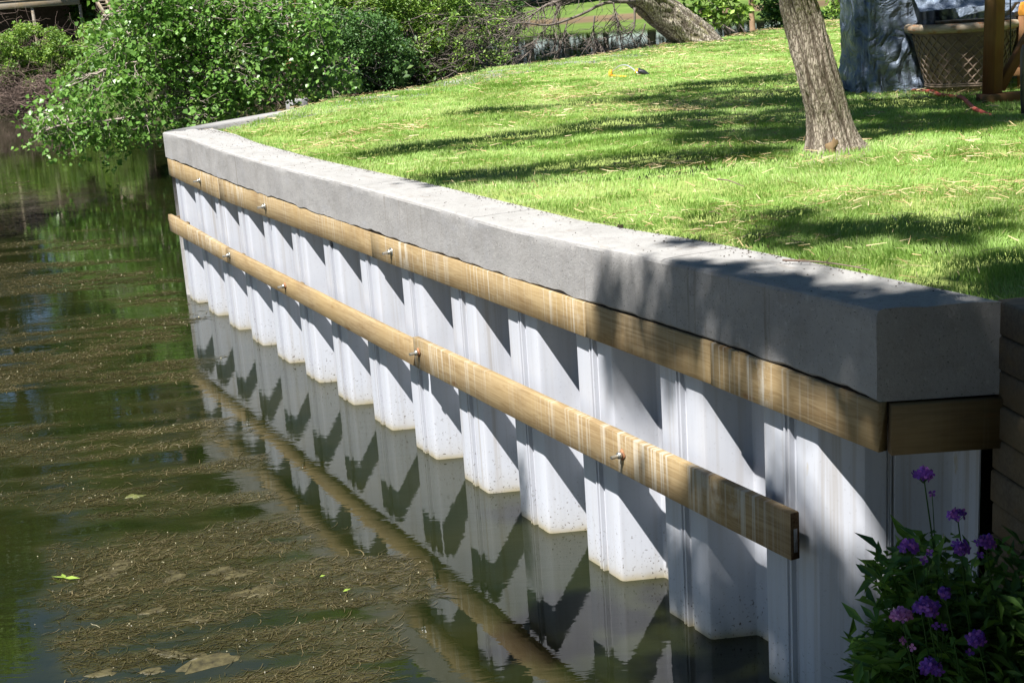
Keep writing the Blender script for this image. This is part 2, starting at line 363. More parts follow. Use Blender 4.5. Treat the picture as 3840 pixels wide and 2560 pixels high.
# concrete cap: cross sections along front run, then return and far run
def cap():
    tz = [(-.1, 2.124), (.1, 2.124), (1.3, 2.13), (2.33, 2.09), (3.74, 2.072), (4.53, 2.066), (5.58, 2.069), (6.6, 2.072), (7.57, 2.07), (8.9, 2.058), (9.57, 2.052), (10.3, 2.07), (10.94, 2.092), (11.6, 2.104), (12.24, 2.111), (12.97, 2.12)]
    tb = [(-.1, 1.81), (1.1, 1.79), (3.2, 1.742), (4.6, 1.737), (6.5, 1.723), (8.5, 1.733), (9.4, 1.723), (10.5, 1.737), (11.4, 1.75), (12., 1.744), (12.97, 1.722)]
    ts = np.arange(-.12, 12.98, .04); ts[-1] = 12.97
    zt = np.interp(ts, *zip(*tz)); zb = np.interp(ts, *zip(*tb))
    zb = zb + (fbm(ts*6, 0, 0, 4, 3)-.5)*.034-.004
    yb = np.interp(ts, [-.12, .6, 2, 5, 8, 11, 12.97], [.55, .50, .46, .44, .44, .44, .42])
    yf = -.055 + (fbm(ts*1.3, 0, 5, 3, 9)-.5)*.02
    K = []
    for i, t in enumerate(ts):
        b = .022; ww = (vnoise(t*9, 3., 1)-.5)*.008
        pr = [(yb[i], zb[i]), (yf[i]+.012, zb[i]), (yf[i], zb[i]+.012)]
        for q in np.linspace(0, 1, 7)[1:-1]: pr.append((yf[i]+(vnoise(t*4, q*4., 2)-.5)*.006, zb[i]+(zt[i]-zb[i])*q))
        pr += [(yf[i], zt[i]-b), (yf[i]+.007+ww*.3, zt[i]-.007+ww*.3), (yf[i]+b+ww, zt[i])]
        for q in np.linspace(0, 1, 6)[1:-1]: pr.append((yf[i]+(yb[i]-yf[i])*q, zt[i]+(vnoise(t*3, q*5., 4)-.5)*.008))
        pr.append((yb[i], zt[i]-.004))
        K.append([(t, y, z) for y, z in pr])
    K = np.array(K); n, k = K.shape[:2]
    # slant both ends: the return face lies along world x
    tex, tey = loc(1.0, 0)[0]-loc(0, 0)[0], loc(1.0, 0)[1]-loc(0, 0)[1]
    e = np.clip((K[:, :, 0]-11.97)/1.0, 0, 1)**2
    K[:, :, 0] += e*(K[:, :, 1]+.055)*tex/tey*1.0
    e0 = np.clip((.9-K[:, :, 0])/1.0, 0, 1)
    K[:, :, 0] -= e0*(K[:, :, 1]+.055)*.0
    i = np.arange(n-1)[:, None]*k; j = np.arange(k)[None]; j2 = (j+1) % k
    F = np.stack([i+j, i+k+j, i+k+j2, i+j2], -1).reshape(-1, 4)
    V = K.reshape(-1, 3); mb = MB().add(V, F)
    for st, fl in ((0, 1), ((n-1)*k, 0)):
        c = V[st:st+k].mean(0); mb.V.append(np.array([c])); mb.A.append(np.zeros(1)); ci = mb.n; mb.n += 1
        mb.F[3].append(np.array([(st+q, st+(q+1) % k, ci)[::1 if fl else -1] for q in range(k)], np.int32))
    o = mb.build('concrete_cap', M['concrete'], wall, True)
    o.data.set_sharp_from_angle(angle=R(24))
    # far run round the point (out of line with the front)
    O = [(-4.20, 17.45), (-3.70, 18.5), (-3.08, 19.7), (-2.45, 20.8), (-1.82, 21.95), (-1.02, 23.6), (-.12, 26.6), (2.0, 29.2), (4.15, 32.6), (5.55, 34.1), (7.6, 38.9), (10.4, 42.0)]
    O = np.array(O); Td = np.gradient(O, axis=0); Td /= np.linalg.norm(Td, axis=1)[:, None]
    I = O+np.stack([Td[:, 1], -Td[:, 0]], 1)*.5
    V = []
    for a, b in zip(O, I):
        for x, y, z in ((a[0], a[1], .0), (a[0], a[1], 2.125), (b[0], b[1], 2.125), (b[0], b[1], .0)):
            t, yy = loc(x, y); V.append((t, yy, z))
    n = len(O); F = [(q*4+r, q*4+4+r, q*4+4+(r+1) % 4, q*4+(r+1) % 4) for q in range(n-1) for r in range(4)]+[(3, 2, 1, 0), (n*4-4, n*4-3, n*4-2, n*4-1)]
    o = MB().add(V, F).build('concrete_cap', M['concrete'], wall)
    return O
FAR = cap()
# dark ragged joint under the cap
ts = np.arange(-.05, 12.95, .03)
zb = np.interp(ts, [-.1, 1.1, 3.2, 4.6, 6.5, 8.5, 9.4, 10.5, 11.4, 12., 12.97], [1.81, 1.79, 1.742, 1.737, 1.723, 1.733, 1.723, 1.737, 1.75, 1.744, 1.722])
# sheet piles
def pile_profile(x0, end=None):
    P = []
    def arc(pts): P.extend(pts)
    r = .012
    arc([(0, .012), (.004, .003), (.014, 0), (.165, 0.004), (.172, -.010), (.184, -.010), (.188, .004), (.202, .004), (.206, -.012), (.220, -.012), (.225, .014), (.236, .020), (.250, .006), (.266, 0), (.395, 0), (.413, .004), (.426, .018)])
    if end: arc(end)
    else: arc([(.508, .225), (.516, .238), (.53, .244), (.66, .244), (.668, .236), (.68, .236), (.688, .244), (.82, .244), (.835, .238), (.843, .225), (.926, .02)])
    return [(x0+a, b) for a, b in P]
def pile(P, name='sheet_pile', zt=1.75):
    P = np.array(P); T = np.gradient(P, axis=0); T /= np.linalg.norm(T, axis=1)[:, None]+1e-9
    Q = P+np.stack([-T[:, 1], T[:, 0]], 1)*.008
    L = np.concatenate([P, Q[::-1]]); k = len(L)
    V = np.concatenate([np.column_stack([L, np.full(k, z)]) for z in (-1.2, zt)])
    F = [(j, (j+1) % k, k+(j+1) % k, k+j) for j in range(k)]
    o = MB().add(V, F).build(name, M['vinyl'], wall, True)
    o.data.set_sharp_from_angle(angle=R(28)); return o
PER = .930
for i in range(13): pile(pile_profile(i*PER))
tr = loc(1.59, 5.93); tr2 = loc(2.10, 5.93); ex = np.array(loc(1, 0))-np.array(loc(0, 0))
pile(pile_profile(13*PER, [(tr[0]-13*PER-.01, tr[1]-.012), (tr[0]-13*PER, tr[1])]))
q = np.array(tr); pts = [q+ex*a+np.array([-ex[1], ex[0]])*-b for a, b in ((.0, 0), (.10, 0), (.108, -.008), (.118, -.008), (.122, .004), (.128, -.02), (.14, .0), (.36, 0), (.40, .02), (.46, .2))]
pile([tuple(v) for v in pts])
# front timber course under the cap
def board(t0, t1, y0, y1, z0a, z0b, z1a, z1b, name, mat, b=.004):
    mb = MB(); mb.box(0, 1, 0, 1, 0, 1, 0, seg=14)
    V = np.concatenate(mb.V); th = V[:, 0].copy(); z0 = z0a+(z0b-z0a)*th; z1 = z1a+(z1b-z1a)*th; Y = V[:, 1]; Z = V[:, 2]
    prof = np.array([(b, 0), (1, 0), (1, 1), (b, 1)])
    V2 = np.zeros_like(V)
    V2[:, 0] = t0+(t1-t0)*th
    bb = b/(y1-y0)
    # chamfer by vertex order (8 per ring)
    idx = np.arange(len(V)) % 8
    yy = np.array([bb, 1-bb, 1, 1, 1-bb, bb, 0, 0])[idx]; dz = np.array([0, 0, b, -b, 0, 0, -b, b])[idx]; zz = np.array([0, 0, 0, 1, 1, 1, 1, 0])[idx]
    V2[:, 1] = y0+(y1-y0)*yy + (vnoise(V2[:, 0]*2.5, 7., t0)-.5)*.006
    V2[:, 2] = z0+(z1-z0)*zz+dz
    mb.V = [V2]; o = mb.build(name, mat, wall); return o
def zbf(t): return float(np.interp(t, [0, .58, 2.89, 5.73, 7.59, 8.5, 10.6, 11.45, 12.97], [1.585, 1.545, 1.50, 1.508, 1.512, 1.502, 1.512, 1.512, 1.488]))
def ztf(t): return float(np.interp(t, [-.1, 1.1, 3.2, 4.6, 6.5, 8.5, 9.4, 10.5, 11.4, 12., 12.97], [1.81, 1.79, 1.742, 1.737, 1.723, 1.733, 1.723, 1.737, 1.75, 1.744, 1.722]))-.011
for t0, t1, y0, mt in ((-.06, 2.30, -.052, 'timber'), (2.302, 6.985, -.05, 'timber'), (6.99, 10.46, -.062, 'timber'), (10.463, 11.74, -.056, 'timber_clean'), (11.745, 12.985, -.064, 'timber')):
    board(t0, t1, y0, -.012, zbf(t0), zbf(t1), ztf(t0), ztf(t1), 'timber_board', M[mt])
V = []
# backing shadow gap strip behind the joint
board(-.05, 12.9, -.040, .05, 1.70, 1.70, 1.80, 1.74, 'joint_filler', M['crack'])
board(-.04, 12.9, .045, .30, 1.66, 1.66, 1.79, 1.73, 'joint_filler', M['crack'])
# return course, along world x
ra = RZ
def wbox(x0, x1, y0, y1, z0, z1, name, mat, parent=None, b=.005):
    o = MB().box(x0, x1, y0, y1, z0, z1, b).build(name, mat); return keep(o, parent) if parent else o
wbox(1.60, 2.13, 5.535, 5.60, 1.475, 1.70, 'timber_board', M['timber_end'], wall)
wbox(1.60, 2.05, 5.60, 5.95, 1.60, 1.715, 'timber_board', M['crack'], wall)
# lower wale
board(-.04, 2.62, -.135, -.085, .885, .852, 1.10, 1.020, 'wale_board', M['timber'])
board(2.622, 7.86, -.135, -.085, .852, .792, 1.020, .998, 'wale_board', M['timber_clean'])
board(7.90, 12.46, -.135, -.085, .792, .816, 1.030, 1.058, 'wale_board', M['timber'])
for t, zz in ((0.5, 1.0), (2.9, .93), (4.9, .92), (7.95, .92), (10.75, .93), (12.2, .94)):    # blocks carrying the wale
    board(t-.04, t+.04, -.085, -.01, zz-.05, zz-.05, zz+.05, zz+.05, 'spacer_block', M['timber_end'])
board(-.10, -.06, -.13, .35, 1.00, 1.00, 1.06, 1.06, 'return_board', M['timber_end'])
# bolts
def bolt(t, y, z, rusty=False, L=.075):
    mb = MB().tube([(t, y+.01, z), (t, y-L, z-.004)], .011, 10)
    o = mb.build('bolt', M['steel'], wall, True); o.data.set_sharp_from_angle(angle=R(40))
    ms = MB().tube([(t, y+.002, z), (t, y-.006, z)], .034 if not rusty else .036, 4 if rusty else 16).build('washer', M['rust' if rusty else 'steel'], o)
    MB().tube([(t, y-.006, z), (t, y-.03, z)], .021, 6).build('nut', M['steel'], o)
for t, z in ((1.5, 1.655), (4.05, 1.62), (7.42, 1.615)): bolt(t, -.058, z)
for t, z in ((2.75, .955), (4.72, .925), (8.0, .93), (10.95, .93)): bolt(t, -.137, z, t > 4)
board(12.4602, 12.466, -.133, -.087, .820, .820, 1.054, 1.054, 'shaded_end_grain', m_plain('shaded_end_grain', (.07, .045, .025), .9, .1, 0, .4, 60), .002)  # thin dark cover on the wale end, its deep shade put into the colour
# paper label stapled to the wale end (bars only)
st = NT('tag_paper', .6); vv = st.n('ShaderNodeTexVoronoi'); st.l(st.coord((3, 3, 120)), vv.inputs['Vector']); st.col(st.mix(st.ramp(vv.outputs['Distance'], [(.3, 0.), (.35, 1.)]), (.12, .12, .12), (.22, .23, .25)))
board(12.4665, 12.468, -.120, -.100, .855, .855, .975, .975, 'paper_tag', st.m, .0005)
# round mark on a pile
mk = MB(); th = np.linspace(0, 2*np.pi, 25)
mk.tube([(5.83+.03*math.cos(a), -.002, 1.455+.03*math.sin(a)) for a in th], .0028, 4, False)
mk.tube([(5.83+.013*math.cos(a), -.002, 1.455+.013*math.sin(a)) for a in th], .0028, 4, False)
mk.build('round_mark', M['black'], wall)

# ------------------------------------------------------------------ stacked timber retaining wall on the right
rw = empty('timber_retaining_wall', (2.1, 5.4, 0), 'stacked grey landscape timbers forming a wall at the right edge beside the cap', 'retaining wall')
for k in range(14):
    z1 = 2.12-k*.152; jit = random.uniform(-.006, .006)+ (.0 if k % 2 else .006)
    L0 = 2.3+random.uniform(0, .3)
    Mx = Matrix.Translation((2.06-.0*k+jit, 5.60, z1-.15)) @ Matrix.Rotation(R(-82), 4, 'Z')
    o = MB().box(0, L0, 0, .15, 0, .149, .009, np.array(Mx)).build('timber', M['grey_timber']); keep(o, rw)
br = MB().box(0, .06, -.02, .02, 0, .006, .001).build('bracket', M['black']); br.matrix_world = Matrix.Translation((2.18, 5.28, 2.121)) @ Matrix.Rotation(R(20), 4, 'Z'); bpy.context.view_layer.update(); keep(br, rw)
# bank of dark soil under the flowers
xs = np.linspace(.9, 2.25, 70); ys = np.linspace(1.2, 5.9, 120); X, Y = np.meshgrid(xs, ys)
def soilz(x, y):
    z = -.25+(np.clip(x-1.22, 0, 1))*1.15+np.clip(5.0-y, 0, 3)*.22
    return z+(fbm(np.asarray(x)*4, np.asarray(y)*4, 0, 4, 21)-.5)*.18
Z = soilz(X, Y); n, m = X.shape
ii = np.arange(n-1)[:, None]*m; jj = np.arange(m-1)[None]
o = mesh_np('soil_bank', np.stack([X, Y, Z], -1).reshape(-1, 3), [np.stack([ii+jj, ii+jj+1, ii+m+jj+1, ii+m+jj], -1).reshape(-1, 4)], M['soil'], smooth=True)
tag(o, 'dark soil bank below the purple flowers at the lower right', 'soil', kind='structure')

# ------------------------------------------------------------------ lawn
inner = [tuple(wl(t, y)[:2]) for t, y in ((.35, .47), (2, .44), (5, .425), (8, .425), (11, .425), (12.97, .40))]
Td = np.gradient(FAR, axis=0); Td /= np.linalg.norm(Td, axis=1)[:, None]
fin = FAR+np.stack([Td[:, 1], -Td[:, 0]], 1)*.46
LAWN = [tuple(p) for p in fin[::-1]] + inner + [(2.12, 5.62), (2.5, 3.6), (3, -3), (14, -6), (34, 10), (34, 42), (13, 43)]
me = bpy.data.meshes.new('lawn'); me.from_pydata([(x, y, 2.04) for x, y in LAWN], [], [list(range(len(LAWN)))]); me.update()
s = NT('lawn_soil', .95, .1); s.col(s.mix(s.noise(s.coord(), 3, 6, .7), (.18, .25, .05), (.34, .40, .14))); me.materials.append(s.m)
lawn = bpy.data.objects.new('lawn', me); C.objects.link(lawn); tag(lawn, 'level green lawn behind the concrete cap', 'lawn', kind='structure')
# edge where the ground drops to the cap
def hump(x, y):
    q = np.clip(((np.asarray(x)-WA[0])*NN[0]+(np.asarray(y)-WA[1])*NN[1]-.4)/1.5, 0, 1)
    return 2.058+.05*q+np.clip((np.asarray(y)-17)*.012, 0, .045)+(fbm(np.asarray(x)*.7, np.asarray(y)*.7, 0, 3, 5)-.4)*.05
gofs = np.array([.46, .40, .30, .06, .30, .05, .03, .03, .03, .22, .05, .0])
GP = [tuple(p) for p in (FAR+np.stack([Td[:, 1], -Td[:, 0]], 1)*gofs[:, None])[::-1]] + inner + [(2.12, 5.6), (2.25, 4.7), (6, 3.5), (13, 12), (14, 30), (12, 43)]
def scatter_ground(ncand, dmin, dmax, dens, poly=GP):
    x0, x1, y0, y1 = -4.5, 14, 4.6, 43
    x = rng.uniform(x0, x1, ncand); y = rng.uniform(y0, y1, ncand); d = np.hypot(x, y)
    ok = (d > dmin) & (d < dmax); x, y, d = x[ok], y[ok], d[ok]
    ok = (np.abs(x/y) < np.where(y < 14, .78, .5)) & inpoly(x, y, poly); x, y, d = x[ok], y[ok], d[ok]
    return x, y, d
def blades(x, y, z, L, wd, lean, az, rnd, name, mat, faceaz=None):
    n = len(x)
    if faceaz is None: faceaz = rng.uniform(0, 2*np.pi, n)
    sx, sy = np.cos(faceaz)*wd/2, np.sin(faceaz)*wd/2
    h1 = L*.5; dx, dy = np.cos(az), np.sin(az)
    o1 = lean*L*.25; o2 = lean*L*.85; h2 = L*np.sqrt(np.clip(1-(lean*.8)**2, .1, 1))
    V = np.empty((n, 5, 3))
    V[:, 0] = np.stack([x-sx, y-sy, z], 1); V[:, 1] = np.stack([x+sx, y+sy, z], 1)
    V[:, 2] = np.stack([x+sx*.8+dx*o1, y+sy*.8+dy*o1, z+h1], 1); V[:, 3] = np.stack([x-sx*.8+dx*o1, y-sy*.8+dy*o1, z+h1], 1)
    V[:, 4] = np.stack([x+dx*o2, y+dy*o2, z+h2], 1)
    b = np.arange(n)[:, None]*5
    return mesh_np(name, V.reshape(-1, 3), [b+np.array([[0, 1, 2, 3]]), b+np.array([[3, 2, 4]])], mat, None, np.repeat(rnd, 5))
def grass():
    xs, ys, ds = [], [], []
    for nc, a, b in ((6500000, 5, 9), (3200000, 9, 14), (1700000, 14, 22), (900000, 22, 44)):
        x, y, d = scatter_ground(nc, a, b, 0); xs.append(x); ys.append(y); ds.append(d)
    x, y, d = map(np.concatenate, (xs, ys, ds))
    thick = fbm(x*1.6, y*1.6, 0, 4, 11)
    keepm = rng.uniform(0, 1, len(x)) < np.clip(.45+(thick-.35)*2.4, .25, 1); x, y, d, thick = x[keepm], y[keepm], d[keepm], thick[keepm]
    n = len(x); tuft = fbm(x*5, y*5, 0, 3, 31)
    L = (.016+.023*np.clip((tuft-.3)*2, 0, 1)+.02*thick)*rng.uniform(.55, 1.25, n)
    wd = .0021+.00034*d*rng.uniform(.7, 1.2, n)
    lean = rng.uniform(.1, .95, n)
    az = 2*np.pi*fbm(x*1.1, y*1.1, 0, 2, 41)*2+rng.normal(0, .8, n)
    rnd = np.clip(.2+.75*fbm(x*.9, y*.9, 0, 4, 51)-(tuft-.5)*.5+rng.normal(0, .16, n), 0, .97)
    hz = hump(x, y)
    o = blades(x, y, hz, L, wd, lean, az, rnd, 'grass', M['grass'])
    print('blades', n)
    return tag(o, 'short bright green grass blades covering the lawn', 'grass', kind='stuff')
grass()
def straw():
    x, y, d = scatter_ground(500000, 5, 42, 0)
    cl = fbm(x*.85, y*1.3, 0, 4, 61); near = np.clip(1.25-d/22, .2, 1)
    p = np.clip((cl-.50)*6, 0, 1)*.5*near+.06*near+.008
    k = rng.uniform(0, 1, len(x)) < p; x, y, d, cl = x[k], y[k], d[k], cl[k]; n = len(x)
    L = rng.uniform(.03, .095, n)*(1+d/40); wd = .0026+.00034*d*rng.uniform(.5, 1.1, n); az = rng.uniform(0, 2*np.pi, n); el = np.abs(rng.normal(0, .17, n))
    z = hump(x, y)+.032+rng.uniform(0, .03, n)
    dx, dy, dz = np.cos(az)*np.cos(el), np.sin(az)*np.cos(el), np.sin(el); sx, sy = -np.sin(az)*wd/2, np.cos(az)*wd/2
    V = np.empty((n, 4, 3)); P = np.stack([x, y, z], 1); D = np.stack([dx, dy, dz], 1)*L[:, None]/2; S = np.stack([sx, sy, rng.normal(0, .5, n)*wd/2], 1)
    V[:, 0] = P-D-S; V[:, 1] = P-D+S; V[:, 2] = P+D+S*.6; V[:, 3] = P+D-S*.6
    V[:, :, 2] = np.maximum(V[:, :, 2], 2.09)
    b = np.arange(n)[:, None]*4
    o = mesh_np('straw', V.reshape(-1, 3), [b+np.array([[0, 1, 2, 3]])], M['straw'], None, np.repeat(rng.uniform(0, 1, n), 4))
    print('straw', n)
    tag(o, 'pale dry straw scattered over the lawn grass', 'straw', kind='stuff')
straw()
# crumbs of dirt along the cap
def crumbs():
    t = rng.uniform(0, 12.9, 1500); y = .44-np.abs(rng.normal(0, .05, 1500))-(rng.uniform(0, 1, 1500) < .25)*rng.uniform(0, .4, 1500)
    y = np.maximum(y, -.02); s_ = rng.uniform(.002, .007, 1500)
    P = np.stack([wl(a, b, np.interp(a, [0, 1.3, 3.7, 9, 13], [2.127, 2.133, 2.074, 2.062, 2.123])+.001) for a, b in zip(t, y)])
    O = np.array([(1, 0, 0), (0, 1, 0), (-1, 0, 0), (0, -1, 0), (0, 0, .8)])
    V = P[:, None]+O[None]*s_[:, None, None]*rng.uniform(.5, 1.4, (1500, 5, 1))
    b = np.arange(1500)[:, None]*5
    F = np.concatenate([b+np.array([q]) for q in ((0, 1, 4), (1, 2, 4), (2, 3, 4), (3, 0, 4))])
    tag(mesh_np('dirt_crumbs', V.reshape(-1, 3), [F], M['soil']), 'dark crumbs of dirt scattered on top of the concrete cap', 'dirt', kind='stuff')
crumbs()

# ------------------------------------------------------------------ foliage tools
def leaves(P, size, rnd, mat, name, up=.3, shape='leaf', parent=None, droop=0.):
    """one folded leaf (two triangles) per point"""
    P = np.asarray(P); n = len(P)
    N = rng.normal(0, 1, (n, 3)); N[:, 2] = np.abs(N[:, 2])+up; N /= np.linalg.norm(N, axis=1)[:, None]
    A = rng.normal(0, 1, (n, 3)); A[:, 2] -= droop; A -= (A*N).sum(1)[:, None]*N; A /= np.linalg.norm(A, axis=1)[:, None]+1e-9; B = np.cross(N, A)
    s_ = (size*rng.uniform(.6, 1.25, n))[:, None]
    wdt = {'leaf': .30, 'heart': .5, 'blade': .12}[shape]; mid = {'leaf': .45, 'heart': .3, 'blade': .5}[shape]
    V = np.empty((n, 4, 3)); V[:, 0] = P; V[:, 2] = P+A*s_
    V[:, 1] = P+A*s_*mid+B*s_*wdt+N*s_*.12; V[:, 3] = P+A*s_*mid-B*s_*wdt+N*s_*.12
    b = np.arange(n)[:, None]*4
    o = mesh_np(name, V.reshape(-1, 3), [np.concatenate([b+np.array([[0, 1, 2]]), b+np.array([[0, 2, 3]])])], mat, None, np.repeat(rnd, 4))
    if parent is not None: keep(o, parent)
    return o
def blobs(cs, rad, n):
    """points scattered about clump centres"""
    cs = np.asarray(cs); k = rng.integers(0, len(cs), n); rad = np.broadcast_to(np.asarray(rad, float), (len(cs),))
    D = rng.normal(0, 1, (n, 3)); D /= np.linalg.norm(D, axis=1)[:, None]; r = rng.uniform(0, 1, n)**.45
    return cs[k]+D*(rad[k]*r)[:, None]*np.array([1, 1, .75]), k
def curve(a, b, sag=0., n=7, wob=.0):
    a, b = np.asarray(a, float), np.asarray(b, float); t = np.linspace(0, 1, n)[:, None]; P = a+(b-a)*t
    P[:, 2] += (sag*4*t*(1-t))[:, 0]
    if wob: P[1:-1] += np.random.default_rng(int(abs(a[0]*997+b[1]*131+b[2]*71))).normal(0, wob, (n-2, 3))
    return P
def smooth(P, n=40):
    P = np.asarray(P, float); t = np.linspace(0, len(P)-1, n); out = []
    for q in t:
        i = min(int(q), len(P)-2); f = q-i; p0, p1, p2, p3 = P[max(i-1, 0)], P[i], P[i+1], P[min(i+2, len(P)-1)]
        out.append(.5*((2*p1)+(-p0+p2)*f+(2*p0-5*p1+4*p2-p3)*f*f+(-p0+3*p1-3*p2+p3)*f**3))
    return np.array(out)
def bark_trunk(P, r, name, mat, parent, k=110, n=240, ridge=.02, fr=(9, 2.2), seed=3, twist=.0, flare=None):
    P = smooth(P, n); s_ = np.linspace(0, 1, n); rr = np.interp(s_, np.linspace(0, 1, len(r)), r)
    T = np.gradient(P, axis=0); Ln = np.concatenate([[0], np.cumsum(np.linalg.norm(np.diff(P, axis=0), axis=1))]); T /= np.linalg.norm(T, axis=1)[:, None]
    A = np.cross(T, [0.05, 1, 0.]); A /= np.linalg.norm(A, axis=1)[:, None]; B = np.cross(T, A)
    th = np.arange(k)*2*np.pi/k
    TH, LL = np.meshgrid(th, Ln); cx, sy = np.cos(TH+twist*LL), np.sin(TH+twist*LL)
    RR = rr[:, None]*np.ones_like(TH)
    wob = fbm(cx*1.2+5, sy*1.2+5, LL*.9, 3, seed)-.5
    rad = rr.mean()
    rg = 1-np.abs(2*fbm(cx*rad*fr[0]*2.2+9+.25*np.sin(LL*7), sy*rad*fr[0]*2.2+9, LL*fr[1], 3, seed+7)-1)*3.2
    rg = np.clip(rg, -.6, 1)
    fine = fbm(cx*rad*60, sy*rad*60, LL*18, 3, seed+17)-.5
    RR = RR*(1+.16*wob)-ridge*np.clip(rg, 0, 1)+ridge*.9*fine
    if flare is not None: RR = RR*(1+flare*np.exp(-LL/.12)*(.6+.8*fbm(cx*1.6+2, sy*1.6+2, 0, 2, seed+3)))
    V = (P[:, None]+RR[..., None]*(np.cos(TH)[..., None]*A[:, None]+np.sin(TH)[..., None]*B[:, None])).reshape(-1, 3)
    i = np.arange(n-1)[:, None]*k; j = np.arange(k)[None]; j2 = (j+1) % k
    o = mesh_np(name, V, [np.stack([i+j, i+j2, i+k+j2, i+k+j], -1).reshape(-1, 4)], mat, None, np.clip(1-np.clip(rg, 0, 1)+fine*.5, 0, 1).ravel(), smooth=True)
    return keep(o, parent) if parent is not None else o

# ------------------------------------------------------------------ lawn tree with its shading crown
ash = empty('lawn_tree', (2.66, 10.98, 2.08), 'rough barked tree standing on the lawn with a torn bark scar at its foot', 'tree')
trP = [at(3130, 585, 10.98), at(3105, 440, 10.95), at(3065, 280, 10.9), at(3015, 100, 10.9), at(2985, -40, 10.85), at(2970, -400, 10.7), at(2900, -1100, 10.6), at(2850, -1900, 10.6)]
bark_trunk(trP, [.205, .172, .158, .152, .146, .14, .12, .10], 'trunk', M['bark'], ash, k=220, n=420, flare=.5, ridge=.017, fr=(10, 1.1))
sc_ = NT('bare_wood', .8); sc_.col(sc_.mix(sc_.noise(sc_.coord((20, 20, 4)), 1., 4), (.42, .29, .17), (.2, .12, .07)))
c = at(3122, 556, 10.73)
V = []; F = []
for i in range(18):
    a = i/18*2*np.pi; rr_ = (.085 if math.sin(a) > 0 else .05)*(1+.4*random.uniform(-1, 1)); V.append((c[0]+math.cos(a)*rr_*.62, c[1]+.02*math.cos(a)**2, c[2]+math.sin(a)*rr_))
V.append((c[0], c[1]-.006, c[2])); F = [(i, (i+1) % 18, 18) for i in range(18)]
o = MB().add(V, F).build('bark_scar', sc_.m); keep(o, ash)
def shade(gx, gy, h, gz=2.12): return np.array([gx, gy, gz])+SUN*(h/SUN[2])
def ell(cx, cy, ax, ay, ang, n):
    t = rng.uniform(0, 2*np.pi, n); r = np.sqrt(rng.uniform(0, 1, n)); u, v = ax*r*np.cos(t), ay*r*np.sin(t); a = R(ang)
    return np.stack([cx+u*math.cos(a)-v*math.sin(a), cy+u*math.sin(a)+v*math.cos(a)], 1)
lb = MB(); crownP = []; top = trP[-1]
G = [(-.1, 17.1, .8, .16, 0, 6), (1.3, 17.2, .9, .3, 12, 10), (3.1, 18.9, 1.5, .55, 35, 24), (-.9, 13.45, .7, .16, 8, 6), (.5, 13.8, 1.2, .28, 12, 16), (1.7, 14.5, .9, .5, 15, 16),
     (-.2, 11.25, .5, .12, -10, 5), (.7, 11.1, .8, .22, 0, 14), (1.6, 11.15, .6, .35, 0, 12), (2.5, 12.3, .8, .8, 0, 20), (3.3, 13.6, 1.6, 1.2, 20, 46), (3.2, 16.6, 1.4, 1.0, 20, 34), (4.6, 15.3, 1.6, 1.3, 0, 28), (3.9, 12.3, .8, .45, 0, 16), (4.9, 12.6, .9, .6, 0, 14), (5.9, 14.2, 1.2, 1.0, 0, 24), (4.6, 17.8, 1.2, 1.0, 0, 22)]
for cx, cy, ax, ay, ang, n in G:
    for gx, gy in ell(cx, cy, ax, ay, ang, n):
        h = random.uniform(7.5, 10.5); crownP.append(shade(gx, gy, h))
crownP = np.array(crownP)
P, k = blobs(crownP, rng.uniform(.25, .5, len(crownP)), 36000)
leaves(P, .13, rng.uniform(0, 1, len(P)), M['leaf_tree'], 'crown', parent=ash)
cm = crownP.mean(0); hubs = [top, top+np.array([-.8, .3, 1.2]), top+(cm-top)*.45+np.array([0, 0, .3])]
lb.tube(smooth(hubs, 12), np.linspace(.1, .06, 12), 10)
for j in range(0, len(crownP), 3):
    hb = hubs[1+j % 2]; lb.tube(curve(hb, crownP[j], .3, 8, .08), np.linspace(.03, .006, 8), 5)
keep(lb.build('limbs', M['bark_far']), ash)

# shade tree beside the photographer: shades cap end, piles and flowers
sh = empty('shade_tree', (1.6, -3.2, 2.08), 'tall tree behind the camera whose leaves shade the near end of the cap', 'tree')
sp = []
random.seed(21)
G2 = [  # (x, y on plane z, ax, ay, angle, clumps, z of target)
    (.45, 7.6, .07, .5, 25, 2, 1.9), (.80, 7.0, .10, .5, 25, 3, 1.9), (1.2, 6.6, .2, .7, 25, 7, 1.9), (1.45, 6.05, .25, .45, 25, 10, 1.9), (1.75, 5.5, .30, .3, 0, 16, 1.9),
    (2.2, 5.3, .7, .8, 0, 22, 1.9), (1.6, 4.9, .7, .9, 0, 34, .9), (1.6, 4.0, 1.0, .9, 0, 30, .9), (2.3, 4.6, .8, 1.2, 0, 26, 1.4), (1.9, 7.4, .9, .28, -14, 10, 2.12), (2.6, 6.9, .6, .4, 0, 8, 2.12),
    (2.3, 6.1, .3, .3, 0, 4, 2.12), (.9, 6.6, .25, .7, 25, 9, .7), (.35, 6.6, .5, 1.0, 25, 12, 0), (.1, 5.2, .9, .9, 0, 16, 0), (1.0, 5.6, .4, .5, 25, 18, .5), (-.35, 8.5, .1, .6, 20, 1, .9), (1.15, 6.2, .18, .35, 25, 7, .9), (1.35, 5.9, .15, .3, 25, 8, .6), (1.1, 6.2, .3, .5, 25, 6, .1), (2.1, 7.6, .7, .22, -10, 10, 2.12), (2.4, 6.1, .5, .3, -20, 12, 2.12), (1.45, 8.2, .35, .1, -10, 3, 2.12)]
for cx, cy, ax, ay, ang, n, gz in G2:
    for gx, gy in ell(cx, cy, ax, ay, ang, int(n*1.35)): sp.append(shade(gx, gy, random.uniform(8.5, 11.5), gz))
sp = np.array(sp); P, k = blobs(sp, rng.uniform(.08, .24, len(sp)), 44000)
